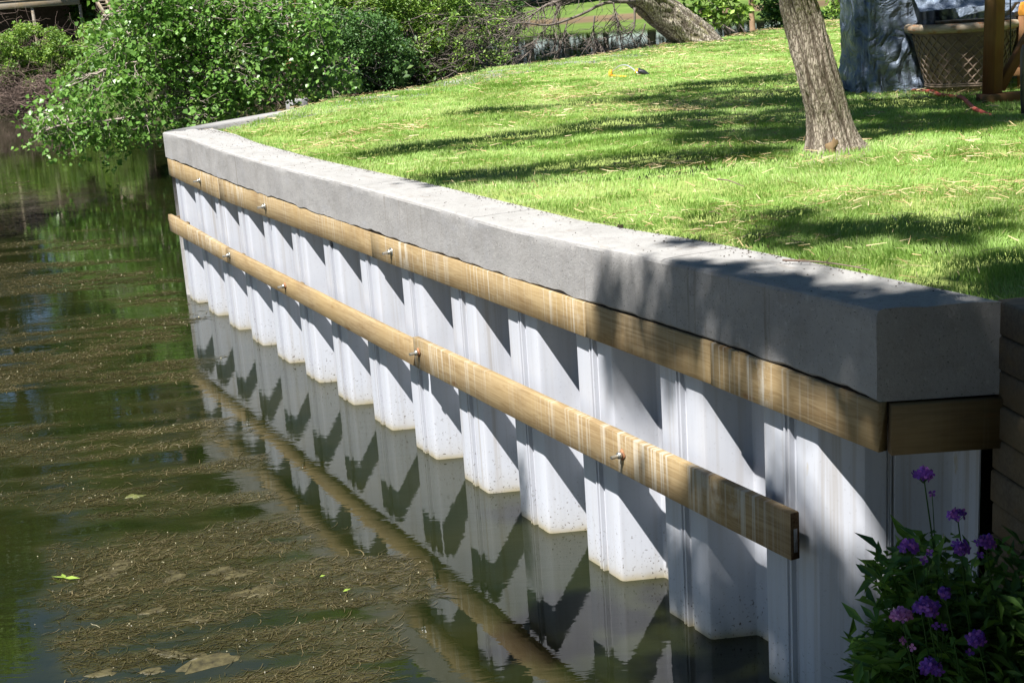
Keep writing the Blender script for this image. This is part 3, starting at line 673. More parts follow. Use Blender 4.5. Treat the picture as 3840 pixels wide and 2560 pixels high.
oc = np.array([(x_, y_, random.uniform(7.6, 11)) for x_, y_ in zip(rng.uniform(-3, 8, 420), rng.uniform(-6, 2.1, 420)) if x_ > .1 or y_ < -1.2]); P2, k2 = blobs(oc, .7, 20000)
leaves(np.concatenate([P]), .09, rng.uniform(0, 1, len(P)), M['leaf_tree'], 'crown', parent=sh)
leaves(P2, .2, rng.uniform(0, 1, len(P2)), M['leaf_tree'], 'sky_block_crown', parent=sh)  # extra leaves added overhead to keep sky light off the near corner
cm = sp.mean(0); st_ = [(1.6, -3.2, 2.0), (1.5, -3.0, 5), (1.0, -2.4, 8.5), tuple(cm-np.array([0, 1.2, 1.5]))]
bark_trunk([np.array(q) for q in st_], [.3, .22, .17, .08], 'trunk', M['bark'], sh, k=40, n=60)
lb = MB()
for j in range(0, len(sp), 3): lb.tube(curve(np.array(st_[-1]) if j % 2 else np.array(st_[2]), sp[j], .3, 8, .06), np.linspace(.035, .006, 8), 5)
keep(lb.build('limbs', M['bark_far']), sh)

# ------------------------------------------------------------------ leaning tree with bare branches
ln = empty('leaning_tree', (4.9, 31.9, 2.1), 'thick leaning trunk with deeply furrowed bark rising over the far pond edge', 'tree')
Yl = 32.6
bark_trunk([at(2640, 200, Yl), at(2590, 130, Yl), at(2480, 40, Yl-.2), at(2350, -80, Yl-.6), at(2200, -240, Yl-1), at(2050, -420, Yl-1)], [.56, .46, .42, .40, .37, .34], 'trunk', M['bark_lean'], ln, k=120, n=160, ridge=.055, fr=(2.4, .55), seed=13, twist=.25)
lb = MB()
def br2(P, r0, r1, k=6, n=16): lb.tube(smooth(P, n), np.linspace(r0, r1, n), k)
Yb = 31.0
main = [at(2380, 8, Yl-.9), at(2270, 12, Yb), at(2180, 55, Yb), at(2060, 95, Yb-.3), at(1960, 85, Yb-.5), at(1900, 92, Yb-.5)]
br2(main, .048, .008)
for Pp, r0 in (([at(2330, -60, Yb), at(2180, -50, Yb), at(2100, 20, Yb), at(2075, 100, Yb), at(2100, 150, Yb)], .05),
               ([at(2180, -20, Yb), at(2060, 15, Yb), at(1990, 60, Yb), at(1930, 90, Yb)], .045),
               ([at(2380, 30, Yb), at(2375, 110, Yb), at(2330, 130, Yb), at(2230, 150, Yb)], .03),
               ([at(2230, 60, Yb), at(2228, 135, Yb), at(2270, 190, Yb)], .022),
               ([at(2420, 90, Yb), at(2400, 150, Yb), at(2370, 195, Yb)], .02),
               ([at(2300, 10, Yb), at(2310, 60, Yb), at(2320, 90, Yb)], .02),
               ([at(2130, 70, Yb), at(2110, 150, Yb), at(2085, 230, Yb)], .02),
               ([at(2060, 95, Yb), at(2020, 140, Yb), at(1995, 190, Yb)], .016),
               ([at(2350, -70, Yb), at(2240, -30, Yb), at(2140, -10, Yb), at(2030, 30, Yb), at(1960, 55, Yb)], .045)):
    br2(Pp, r0, .005)
    Q = smooth(Pp, 20)
    for j in range(4, 20):
        for _ in range(2):
            d = np.array([random.gauss(-.25, .5), random.gauss(0, .4), random.gauss(-.45, .5)]); L = random.uniform(.25, .9)
            e = Q[j]+d/np.linalg.norm(d)*L; lb.tube(curve(Q[j], e, -.05, 5, .03), np.linspace(.009, .003, 5), 4)
            if random.random() < .6: lb.tube(curve((Q[j]+e)/2, (Q[j]+e)/2+rng.normal(0, .22, 3), 0, 4, .02), np.linspace(.006, .0025, 4), 3)
keep(lb.build('bare_branches', m_plain('twig_mid', (.17, .145, .125), .9, .15, 0, .5, 5)), ln)
cs = np.array([at(2050, -700, Yl-1)+rng.normal(0, 1, 3)*np.array([2.6, 2.6, 1.6]) for _ in range(60)]); P, k = blobs(cs, .9, 2600)
leaves(P, .2, rng.uniform(0, 1, len(P)), M['leaf_tree'], 'crown', parent=ln)

# sapling growth behind the leaning tree
def stems(name, label, base, tops, Yd, mat, lmat, r=.03, ln_=.12, nl=700, spread=.35, group=None, start=.35):
    e = empty(name, tuple(base), label, 'shrub', group); mb = MB(); pts = []
    for tp in tops:
        b = np.array(base)+rng.normal(0, .12, 3)*np.array([1, 1, 0]); P_ = curve(b, tp, .1, 9, .04); mb.tube(P_, np.linspace(r*random.uniform(.5, 1), .006, 9), 5)
        for q in P_[int(9*start):]: pts.append(q)
    keep(mb.build('stem', mat), e); P, k = blobs(np.array(pts), spread, nl); leaves(P, ln_, rng.uniform(0, 1, nl), lmat, 'foliage', parent=e, droop=.4); return e
stems('sapling', 'young green sapling with thin stems just right of the leaning trunk', at(2760, 125, 36), [at(2560, 10, 36), at(2600, -60, 36), at(2660, 40, 36), at(2700, -40, 36), at(2790, 40, 36), at(2560, 60, 36)], 36, M['twig'], M['leaf_bush'], .03, .2, 520, .3)
sp2 = empty('slim_tree', tuple(at(2822, 120, 37)), 'slim pale trunk tree between the leaning trunk and the lawn tree', 'tree')
keep(MB().tube(smooth([at(2824, 125, 37), at(2818, 40, 37), at(2812, -160, 37)], 12), np.linspace(.085, .06, 12), 10).build('trunk', m_plain('pale_bark', (.4, .27, .17), .9, .1, 0, .3, 6, .4), None, True), sp2)
P, k = blobs([at(2800, -260, 37)+rng.normal(0, .7, 3) for _ in range(12)], .8, 1500); leaves(P, .18, rng.uniform(0, 1, 1500), M['leaf_tree'], 'crown', parent=sp2)
stems('shrub', 'dark leafy shrub hanging over the far lawn edge left of the lawn tree', at(2900, 110, 38), [at(2860, 0, 38), at(2900, 20, 38), at(2950, -20, 38), at(2990, 40, 38), at(2930, 60, 38)], 38, M['twig_dark'], M['leaf_dark'], .02, .14, 900, .35)
stems('shrub', 'thin weedy shrub at the lawn edge between the lawn tree and the tarp', at(3130, 75, 41), [at(3110, -10, 41), at(3140, 10, 41), at(3160, 40, 41), at(3115, 40, 41)], 41, M['twig'], M['leaf_bush'], .012, .12, 260, .25)
o = None
# low hedge band before the tarp
hx = [at(3050+i*12, 72, 43) for i in range(14)]; P, k = blobs(hx, .35, 2600)
he = leaves(P, .12, rng.uniform(0, 1, 2600), M['leaf_dark'], 'hedge'); tag(he, 'low dark hedge on the far lawn edge beside the tarp', 'hedge')

# ------------------------------------------------------------------ left bank, terrain, far bank
def strip(rows, name, mat, label):
    """rows: list of polylines with the same number of points"""
    A = np.array(rows, float); n, m = A.shape[:2]; ii = np.arange(n-1)[:, None]*m; jj = np.arange(m-1)[None]
    o = mesh_np(name, A.reshape(-1, 3), [np.stack([ii+jj, ii+jj+1, ii+m+jj+1, ii+m+jj], -1).reshape(-1, 4)], mat, smooth=True)
    return tag(o, label, name.replace('_', ' '), kind='structure')
s = NT('bank_soil', .95, .1); s.col(s.mix(s.ramp(s.noise(s.coord(), .8, 6, .7), [(.35, 0.), (.65, 1.)]), (.05, .045, .025), (.06, .09, .025))); M['bank'] = s.m
shore = np.array([(-120, 95), (-60, 75), (-40, 68), (-22, 61.3), (-17.5, 58.4), (-13.7, 56.5), (-9.5, 54.3), (-6.2, 54.8), (-4.5, 57), (-2.9, 59.7), (-1.3, 63.8), (.3, 69.5), (.2, 78), (-6, 95), (-30, 140), (-80, 190)])
cen = np.array([-40., 100.])
rows = []
for f, z in ((0, -.4), (.01, .12), (.03, .35), (.08, .9), (.2, 1.8), (.5, 3.), (.95, 3.5)):
    rows.append([(p[0]+(cen[0]-p[0])*f*.6+(0), p[1]+(cen[1]-p[1])*f*.9, z+.15*math.sin(i*2.1)*min(1, f*20)) for i, p in enumerate(shore)])
strip(rows, 'left_bank', M['bank'], 'wooded bank across the pond on the left')
s = NT('far_grass', .9, .1); cc = s.n('ShaderNodeSeparateXYZ'); s.l(s.coord(src='World'), cc.inputs[0])
g = s.mix(s.ramp(s.noise(s.coord((.15, .4, 1), src='World'), 1., 5, .6), [(.35, 0.), (.7, 1.)]), (.08, .14, .03), (.15, .21, .055))
s.col(s.mix(s.ramp(cc.outputs['Z'], [(.28, 0.), (.5, 1.)]), (.17, .125, .075), g)); M['far'] = s.m
fx = np.linspace(-120, 260, 60)
def fy(x): return 168+8*math.sin(x*.045)+4*math.sin(x*.13+1)
strip([[(x, fy(x)+d+2*math.sin(x*.4)*(d > .5), z) for x in fx] for d, z in ((0, -.3), (.6, .75), (4, 1.3), (16, 2.2), (60, 4.), (200, 6), (700, 9))], 'far_bank', M['far'], 'grassy far shore of the pond')

# tall trees behind the left bank and on the far shore, mirrored in the pond
def tall(seed, h, r, nl, lsz, mat):
    e = empty('pond_tree', (0, 0, 0), 'tall leafy tree on the wooded left bank', 'tree'); g = np.random.default_rng(seed)
    cs = []
    for i in range(90):
        z = g.uniform(.10, 1.)**.9*h; pr = math.sin(min(1, max(.05, (z/h)))*2.75)**.7*r; a = g.uniform(0, 6.28); q = pr*g.uniform(.25, 1)**.6
        cs.append((q*math.cos(a), q*math.sin(a), z))
    cs = np.array(cs); P, k = blobs(cs, g.uniform(.6, 1.5, len(cs)), nl)
    leaves(P, lsz, np.clip(rng.uniform(0, 1, nl)*.7+(k % 7)/7*.3, 0, 1), mat, 'crown', parent=e)
    mb = MB().tube(smooth([(0, 0, 0), (.2, .1, h*.4), (0, 0, h*.9)], 16), np.linspace(.4, .06, 16), 10)
    for c in cs[::3]: mb.tube(curve((0, 0, c[2]*.6), c, .3, 6, .1), np.linspace(.1, .02, 6), 5)
    keep(mb.build('trunk', M['bark_far']), e); return e
def copy_tree(o, parent=None):
    c = o.copy(); C.objects.link(c)
    if parent: c.parent = parent
    for ch in list(o.children): copy_tree(ch, c)
    return c
M['leaf_pond'] = leaf_mat('leaf_pond', [(0, (.10, .21, .03)), (.6, (.22, .38, .06)), (1, (.32, .48, .09))], .5, .4)
T = [tall(1, 25, 6.0, 19000, .42, M['leaf_pond']), tall(2, 20, 5.0, 16000, .38, M['leaf_tree']), tall(3, 28, 6.0, 20000, .44, M['leaf_pond'])]
spots = [(-34, 76, 1., 0), (-27, 72, 1.05, 1), (-21.5, 74, .8, 2), (-17.5, 68.5, 1.1, 1), (-13, 72, .95, 0), (-9.5, 66, .9, 1), (-7, 74, 1.02, 2), (-3.5, 76, .92, 0), (-3, 70.5, .7, 1), (-39, 70, 1.0, 2), (-48, 78, 1.1, 0), (-24, 86, 1.1, 0), (-14, 86, 1.15, 2), (-31, 66, .8, 1)]
used = set()
for i, (x, y, s_, v) in enumerate(spots):
    o = T[v] if v not in used else copy_tree(T[v]); used.add(v)
    o.location = (x, y, .6); o.scale = (s_*1.05, s_*1.05, s_*random.uniform(1.15, 1.45)); o.rotation_euler = (0, 0, i*1.3)
    tag(o, 'tall leafy tree on the wooded left bank, mostly above the picture', 'tree', 'tall trees behind the left bank')
F1 = tall(5, 15, 5.5, 9000, .8, M['leaf_far'])
for i, x in enumerate([-34, -26, -19, -13, -7, -1, 5, 10, 16, 22, 27, 32, 38, 44, 50, 57, 64, 72, 82, 95]):
    o = F1 if i == 0 else copy_tree(F1); s_ = 1+.25*math.sin(i*2.3)
    o.location = (x, fy(x)+17+5*math.sin(i*1.7), 2.4); o.scale = (s_*1.25, s_*1.25, s_*(.9 if 12 < i < 17 else 1.6)); o.rotation_euler = (0, 0, i)
    tag(o, 'distant pale green tree beyond the far shore, above the picture', 'tree', 'trees beyond the far shore')
for i, (x, y, s_, v) in enumerate([(13, -3, .8, 0), (14.5, 4, .8, 2), (16.5, 11, .8, 0), (20, 19, .85, 2), (10, -9, .8, 2), (4, -12, .8, 0), (-3, -14, .75, 2), (-10.5, -14, .75, 0), (-19, -10, .7, 2), (8, -14, .9, 0), (19, -4, .9, 2), (22, 8, .9, 0), (25, 28, .9, 0), (7.5, -2, .8, 2), (10, 4.5, .8, 0), (4.5, -8, .75, 1), (-8, -11, .7, 1), (-15, -3, .65, 1), (-17, 4, .7, 1), (-16, 11, .7, 1), (-18, 18, .75, 0), (-20, 25, .7, 1), (-23, 33, .8, 1), (12, -12, .9, 2), (-5, -17, .8, 2), (4.7, 1.2, .34, 2), (.6, -4.2, .42, 1), (3.2, -3.2, .42, 0), (-2.6, -4.6, .38, 1), (5.5, -1.5, .4, 0), (2.5, -6.8, .8, 1), (6.5, -5, .8, 2), (-1.8, -9.5, .8, 1)]):  # unseen trees added around the camera to cut the sky fill
    o = copy_tree(T[v]); o.location = (x, y, 1.6); o.scale = (s_*.85, s_*.85, s_); o.rotation_euler = (0, 0, i*1.1+.4)
    tag(o, 'unseen leafy tree added outside the picture to block sky light', 'tree', 'added sky blocking trees outside the picture')
cs = np.array([(x, fy(x)+27+random.uniform(-4, 4), random.uniform(3.4, 13)) for x in np.linspace(-60, 120, 560)]); P, k = blobs(cs, 2.4, 44000)
tag(leaves(P, .9, np.clip(rng.uniform(0, 1, 44000)*.6+(k % 11)/11*.4, 0, 1), M['leaf_far'], 'far_wood'), 'distant mass of green woodland behind the far shore', 'woodland', kind='stuff')
# drifting grey debris near the peninsula is a broken patch of ripples and seeds
def seeds():
    n = 2600; A = np.array([atz(random.uniform(1880, 2480), y, 0) for y in rng.normal(205, 22, n)]); A = A[(A[:, 1] < 130) & (A[:, 1] > 45)]; n = len(A)
    s_ = rng.uniform(.015, .05, n)*A[:, 1]/60; O = np.array([(-1, -.6, 0), (1, -.6, 0), (1, .6, 0), (-1, .6, 0)])
    V = A[:, None]+O[None]*s_[:, None, None]; V[:, :, 2] = .008+rng.uniform(0, .01, (n, 1))
    b = np.arange(n)[:, None]*4
    tag(mesh_np('floating_seeds', V.reshape(-1, 3), [b+np.array([[0, 1, 2, 3]])], m_plain('seed', (.45, .43, .42), .7)), 'pale specks of seed fluff floating beyond the lawn', 'seeds', kind='stuff')
seeds()

# ------------------------------------------------------------------ cottonwood hanging over the water
Yc = 32.
cw = empty('cottonwood', tuple(at(1115, 300, 52)), 'cottonwood with heart shaped leaves drooping low over the water past the cap end', 'tree')
D = 1.6327
poly = np.array([(250, -60), (225, 70), (175, 110), (165, 175), (120, 215), (80, 245), (78, 300), (110, 332), (165, 322), (235, 335), (300, 300), (345, 318), (398, 290), (440, 262), (520, 285), (555, 262), (585, 215), (600, 200), (630, 240), (690, 245), (735, 225), (800, 215), (830, 185), (815, 130), (760, 90), (745, 0), (760, -60)])*D
mainb = [([(1110, 250), (1120, 60), (1112, -60), (1080, -240)], [52, 51.5, 51, 50], .42, .3, 'bark_orange'),
         ([(1080, -240), (1010, -120), (934, 0), (850, 72), (790, 155), (735, 205), (690, 245), (650, 275), (625, 330)], [50, 44, 38, 35, 33, 32, 31.6, 31.3, 31.2], .2, .045, 'bark_far'),
         ([(790, 155), (740, 200), (640, 222), (560, 228), (470, 240), (400, 260)], [33, 32, 31.5, 31, 31, 31], .06, .012, 'twig'),
         ([(625, 330), (560, 400), (480, 440), (380, 455), (230, 470), (150, 500)], [31.2, 31, 31, 30.8, 30.6, 30.5], .05, .01, 'twig'),
         ([(625, 320), (625, 380), (660, 445), (692, 478)], [31.2, 31, 31, 31], .03, .01, 'twig'),
         ([(1040, -60), (1050, 20), (1117, 155), (1150, 200), (1190, 240), (1230, 330)], [40, 37, 34, 33.5, 33, 33], .1, .02, 'twig'),
         ([(850, 72), (760, 60), (640, 90), (520, 110), (430, 160)], [35, 33, 32, 31.5, 31.5], .06, .012, 'twig'),
         ([(1050, 20), (960, 120), (900, 200), (905, 330), (880, 420)], [37, 34, 33, 33, 33], .05, .012, 'twig'),
         ([(600, 90), (480, 40), (400, 60)], [32, 31.5, 31.5], .04, .012, 'twig')]
allm = []; groups = {}
for pts, ys_, r0, r1, mt in mainb:
    P3 = smooth([at(a, b, y_) for (a, b), y_ in zip(pts, ys_)], 26); groups.setdefault(mt, MB()).tube(P3, np.linspace(r0, r1, 26), 9); allm.append(P3)
tw = groups['twig']; att = np.concatenate([m_ for m_ in allm[1:]])
LP = []; cnt = 0
while cnt < 640:
    x, y = random.uniform(70, 840)*D, random.uniform(-60, 336)*D
    if not inpoly(np.array([x]), np.array([y]), poly)[0]: continue
    if vnoise(x/60, y/50, 0, 77) < .40 and y < 290*D: continue
    c = at(x, y, random.uniform(30.3, 33.5)); cnt += 1
    dd = np.linalg.norm(att-c, axis=1)+np.maximum(0, c[2]-att[:, 2])*.8; j = dd.argmin()
    Q = curve(att[j], c, .12*dd[j]*.3, 9, .03*min(3, dd[j])); tw.tube(Q, np.linspace(.014, .0035, 9), 4)
    for _ in range(2):
        q0 = Q[random.randint(4, 7)]; e = q0+rng.normal(0, .28, 3)+np.array([0, 0, -.12]); tw.tube(curve(q0, e, .03, 5, .02), np.linspace(.007, .003, 5), 3); LP.append(e+rng.normal(0, .1, (9, 3)))
    LP.append(c+rng.normal(0, .17, (10, 3))); LP.append(Q[-3]+rng.normal(0, .14, (5, 3)))
for mt, mb in groups.items(): keep(mb.build('trunk' if mt == 'bark_orange' else 'limb', M[mt], None, True), cw)
LP = np.concatenate(LP); rn = np.clip(rng.uniform(0, .9, len(LP))+(rng.uniform(0, 1, len(LP)) > .985)*.5, 0, 1)
leaves(LP, .118, rn, M['leaf_cotton'], 'crown', up=.2, shape='heart', parent=cw, droop=.8)

# ------------------------------------------------------------------ bushes on the left bank
def bush(name, label, pol, Y0, Y1, n, lsz, mat, rad=.45, per=60, tw=None, ntw=0, base=None, thr=.3, twr=.012, twlen=1.2, cat='bush', sc_n=60.):
    pol = np.array(pol)*D; e = None; cs = []
    x0, y0 = pol.min(0); x1, y1 = pol.max(0)
    while len(cs) < n:
        x, y = random.uniform(x0, x1), random.uniform(y0, y1)
        if inpoly(np.array([x]), np.array([y]), pol)[0] and vnoise(x/sc_n, y/sc_n*1.3, 0, 5) > thr: cs.append(at(x, y, random.uniform(Y0, Y1)))
    cs = np.array(cs); b = base if base is not None else np.array([cs[:, 0].mean(), (Y0+Y1)/2, .3])
    e = empty(name, tuple(b), label, cat)
    if lsz:
        P, k = blobs(cs, rad, n*per); leaves(P, lsz, np.clip(rng.uniform(0, 1, len(P))*.7+(k % 9)/9*.35, 0, 1), mat, 'foliage', parent=e, droop=.2)
    mb = MB()
    for j in range(ntw):
        c = cs[j % len(cs)]+rng.normal(0, .3, 3); d = rng.normal(0, 1, 3)*np.array([1, .5, .7]); d[2] = abs(d[2])*.7-.1; d /= np.linalg.norm(d)
        L = random.uniform(.5, 1.3)*twlen; q = curve(c-d*L/2, c+d*L/2, random.uniform(-.12, .2), 6, .05); mb.tube(q, np.linspace(twr*random.uniform(.6, 1.3), .004, 6), 4)
        for _ in range(2): a = q[random.randint(1, 4)]; mb.tube(curve(a, a+rng.normal(0, .3, 3)*twlen, 0, 4, .03), np.linspace(twr*.5, .003, 4), 3)
    for j in range(0, len(cs), 6): mb.tube(curve(b+rng.normal(0, .5, 3)*np.array([2, .6, 0]), cs[j], .3, 8, .08), np.linspace(.03, .008, 8), 5)
    keep(mb.build('branches', tw or M['twig']), e); return e
bush('bush', 'bright green bush below the weathered deck at the left edge', [(0, 70), (60, 55), (150, 80), (170, 150), (170, 222), (90, 205), (0, 192), (-60, 180), (-60, 60)], 59.5, 64, 430, .13, M['leaf_bush'], .30, 60, M['twig_red'], 200, thr=.40, sc_n=38.)
bush('bush', 'yellow green bush beneath the deck stairs', [(165, 100), (200, 60), (260, 40), (300, 100), (320, 230), (250, 245), (170, 210)], 59, 63, 200, .13, M['leaf_bush'], .32, 55, M['twig_red'], 90, thr=.4, sc_n=38.)
bush('brush_tangle', 'tangle of bare brown twigs at the waterline under the left bush', [(-40, 160), (60, 175), (150, 190), (200, 210), (190, 245), (100, 252), (-40, 252)], 59, 61.5, 120, 0, None, .3, 1, M['twig_red'], 750, thr=.0, twr=.014, twlen=1.3, cat='brush')
bush('reed_patch', 'dry reeds and grass at the waterline behind the hanging leaves', [(440, 190), (600, 190), (790, 200), (800, 235), (620, 248), (440, 250)], 53, 55.5, 110, .2, M['leaf_bush'], .3, 12, M['twig_red'], 420, thr=.0, twr=.012, twlen=.9, cat='reeds')
bush('bush', 'feathery mid green bush behind the cottonwood leaves', [(560, 60), (700, 10), (880, 40), (950, 120), (930, 190), (850, 215), (760, 225), (690, 205), (560, 150)], 55, 58, 420, .13, M['leaf_dark'], .45, 70, M['twig'], 90, thr=.2)
bush('bush', 'large dense green bush with dark hollows at the end of the bank', [(700, -60), (1000, -60), (1090, -20), (1080, 60), (1010, 110), (960, 150), (880, 130), (760, 60)], 58, 62, 420, .15, M['leaf_bush'], .5, 55, M['twig_dark'], 60, thr=.38)
bush('bush', 'sprawling shrub with arching grey bare stems over the pond', [(860, 110), (960, 80), (1060, 20), (1180, -20), (1190, 70), (1180, 130), (1100, 165), (1000, 185), (900, 215), (850, 190)], 57, 66, 240, .14, M['leaf_bush'], .35, 30, m_plain('twig_grey', (.16, .135, .115), .9, .15, 0, .6, 3), 480, base=np.array([-4., 60, .2]), thr=.25, twr=.02, twlen=1.6)
bush('bush', 'dark small leaved bush tip hanging over the water right of the shrub', [(1080, -60), (1200, -60), (1195, 60), (1160, 110), (1130, 60), (1080, 40)], 62, 68, 130, .14, M['leaf_dark'], .5, 55, M['twig_dark'], 160, base=np.array([-1.5, 66, .4]), thr=.25, twr=.018, twlen=1.5)
so_ = MB().box(-.35, .35, -.3, .3, 0, .55, .05).build('stone_block', M['concrete']); so_.location = tuple(atz(1108, 425, 0)+np.array([0, .6, -.1])); tag(so_, 'pale square stone block at the waterline behind the cap strip', 'stone')

# ------------------------------------------------------------------ deck on the left bank
dk = empty('wooden_deck', tuple(at(150, 60, 66)), 'weathered raised wooden deck with stairs at the top left corner', 'deck')
p0, p1 = at(-250, 48, 66), at(300, 20, 66); L = np.linalg.norm(p1-p0); ang = math.atan2(p1[1]-p0[1], p1[0]-p0[0]); zt = (p0[2]+p1[2])/2+.15
def dbox(x0, x1, y0, y1, z0, z1, name, mt='deck_wood', b=.01):
    Mx = Matrix.Translation((p0[0], p0[1], 0)) @ Matrix.Rotation(ang, 4, 'Z'); o = MB().box(x0, x1, y0, y1, z0, z1, b, np.array(Mx)).build(name, M[mt]); return keep(o, dk)
dbox(0, L, 0, .05, zt-.17, zt+.17, 'rim_beam')
dbox(0, L, -.04, 5, zt+.175, zt+.21, 'deck_floor')
for x in (.1, L*.39, L*.66, L-.1): dbox(x, x+.12, .06, .18, .8, zt-.17, 'deck_post'); dbox(x, x+.1, .02, .12, zt+.22, zt+1.25, 'railing_post')
dbox(-6, L+5, 5.05, 5.2, .3, zt+3.2, 'shade_backdrop', 'twig_dark')  # added dark panel standing for the black shade under and behind the deck
dbox(0, L, .0, .1, zt+1.2, zt+1.27, 'handrail'); dbox(0, L, .04, .08, zt+.32, zt+.38, 'handrail')
for i in range(26): dbox(i*L/26+.1, i*L/26+.14, .045, .075, zt+.38, zt+1.2, 'baluster', 'black', .004)
for k_ in range(2):
    a, b = at(352+k_*34, -12, 65.3), at(395+k_*34, 58, 63.8); dd = b-a; Ls = np.linalg.norm(dd); Mx = Matrix.Translation(a) @ Vector(dd).to_track_quat('X', 'Z').to_matrix().to_4x4()
    keep(MB().box(0, Ls, -.04, .04, -.12, .12, .01, np.array(Mx)).build('stair_stringer', M['deck_wood']), dk)
for j in range(6):
    a = at(352, -12, 65.3)+(at(395, 58, 63.8)-at(352, -12, 65.3))*(j+.5)/6; keep(MB().box(0, .45, -.12, .12, -.02, .02, .005, np.array(Matrix.Translation(a))).build('stair_tread', M['deck_wood']), dk)

# ------------------------------------------------------------------ floating weed
def weeds():
    n0 = 900000; x = rng.uniform(-13, 3.2, n0); y = 5+rng.uniform(0, 1, n0)**1.5*30; 
    ang = .12; f, f2, e = weed_field(x, y); p = np.clip((f-.43)*7, 0, 1)*np.clip((f2-.36)*5, .05, 1)*e*1.5
    ok = (rng.uniform(0, 1, n0) < p); x, y = x[ok], y[ok]; n = len(x)
    L = rng.uniform(.025, .12, n)*np.clip(rng.uniform(0, 1, n)*1.6, .3, 1.6); az = rng.normal(ang+.1, .55, n); wd = (.0022+.00042*y)*rng.uniform(.5, 1.2, n)
    cur = rng.normal(0, .13, n); S = 5; V = np.empty((n, S*2, 3)); px, py, a = x.copy(), y.copy(), az.copy()
    zz = .002+rng.uniform(0, .004, n)
    for k in range(S):
        w_ = wd*(.5 if k in (0, S-1) else 1); nx, ny = -np.sin(a)*w_/2, np.cos(a)*w_/2; z = zz+np.where(rng.uniform(0, 1, n) > .8, rng.uniform(0, .012, n), 0)
        V[:, 2*k] = np.stack([px+nx, py+ny, z], 1); V[:, 2*k+1] = np.stack([px-nx, py-ny, z+.001], 1)
        px += np.cos(a)*L/(S-1); py += np.sin(a)*L/(S-1); a = a+cur+rng.normal(0, .22, n)
    b = np.arange(n)[:, None]*S*2; F = np.concatenate([b+np.array([[2*k, 2*k+1, 2*k+3, 2*k+2]]) for k in range(S-1)])
    rn = np.clip(rng.beta(2, 2.2, n)*.8+(fbm(x*1.5, y*4, 0, 3, 17)-.45)*.8+(rng.uniform(0, 1, n) > .985)*.3, 0, 1)
    o = mesh_np('pond_weed', V.reshape(-1, 3), [F], M['weed'], None, np.repeat(rn, S*2)); print('weed', n)
    tag(o, 'brown strands of floating pond weed covering the water', 'pond weed', kind='stuff')
    # bright seed specks on the weed
    k = rng.uniform(0, 1, n) < .014; X, Y = x[k]+rng.normal(0, .05, k.sum()), y[k]+rng.normal(0, .03, k.sum()); m = len(X); s_ = (.0018+.00028*Y)*rng.uniform(.3, 1.6, m)
    O = np.array([(-1, 0, 0), (0, -1, 0), (1, 0, 0), (0, 1, 0), (0, 0, 1.2)]); P = np.stack([X, Y, np.full(m, .004)], 1)
    V = P[:, None]+O[None]*s_[:, None, None]; b = np.arange(m)[:, None]*5
    F = np.concatenate([b+np.array([r_]) for r_ in ((0, 1, 4), (1, 2, 4), (2, 3, 4), (3, 0, 4))])
    tag(mesh_np('duckweed', V.reshape(-1, 3), [F], m_plain('duckweed', (.26, .24, .15), .5, .4, 0, .5, 60)), 'tiny pale duckweed specks among the pond weed', 'duckweed', kind='stuff')
weeds()
def mat_blob(pts, label, mt='algae', z=.004):
    pts = np.array(pts, float)*D; Q = np.array([atz(a, b, 0)[:2] for a, b in pts]); Q = smooth(np.column_stack([np.vstack([Q, Q[:1]]), np.zeros(len(Q)+1)]), 60)[:-1, :2]
    Q = Q+(fbm(Q[:, 0]*14, Q[:, 1]*14, 0, 4, 5)-.5)[:, None]*np.array([.16, .12])
    c = Q.mean(0); rings = [(1, .0), (.93, z*.7), (.7, z), (.35, z*1.1)]; V = []
    for f, zz in rings: V += [(c[0]+(a-c[0])*f, c[1]+(b-c[1])*f, zz+.001) for a, b in Q]
    V.append((c[0], c[1], z)); n = len(Q); F = [(i*n+j, i*n+(j+1) % n, (i+1)*n+(j+1) % n, (i+1)*n+j) for i in range(3) for j in range(n)]
    mb = MB().add(V, F); mb.F[3].append(np.array([(3*n+j, 3*n+(j+1) % n, 4*n) for j in range(n)], np.int32))
    o = mb.build('algae_mat', M[mt], None, True); return tag(o, label, 'algae', 'algae mats on the pond')
mat_blob([(185, 1337), (240, 1312), (275, 1285), (305, 1283), (300, 1300), (270, 1318), (230, 1335), (190, 1345)], 'long tan algae mat right of the green floating sprig')
mat_blob([(358, 1338), (395, 1325), (402, 1312), (388, 1306), (415, 1305), (422, 1318), (405, 1333), (375, 1342)], 'hook shaped tan algae mat')
mat_blob([(478, 1312), (510, 1302), (555, 1305), (580, 1315), (545, 1325), (495, 1322)], 'oval tan algae mat right of the hook shaped one')
mat_blob([(560, 1355), (600, 1345), (635, 1355), (610, 1368), (540, 1372), (520, 1366)], 'tan algae mat in the densest weed right of centre')
mat_blob([(330, 1490), (380, 1493), (440, 1502), (520, 1500), (555, 1508), (520, 1525), (450, 1538), (415, 1535), (470, 1520), (390, 1508)], 'largest branching brown algae mat near the bottom edge')
mat_blob([(318, 1545), (340, 1535), (365, 1535), (355, 1550), (325, 1553)], 'small round algae mat near the bottom edge')
mat_blob([(205, 1548), (250, 1535), (272, 1538), (260, 1550), (215, 1556)], 'flat algae mat at the bottom left')
mat_blob([(320, 1408), (360, 1395), (385, 1396), (350, 1410)], 'narrow pale algae mat above the large one')
mat_blob([(395, 1428), (430, 1420), (490, 1418), (480, 1427), (420, 1432)], 'thin flat algae mat above the large branching one')
mat_blob([(252, 1395), (280, 1388), (288, 1392), (268, 1401)], 'small pale algae mat below the hook shaped one')
mat_blob([(290, 1140), (305, 1133), (325, 1135), (318, 1143), (300, 1146)], 'round green algae mat in the blue reflection', 'algae_green')
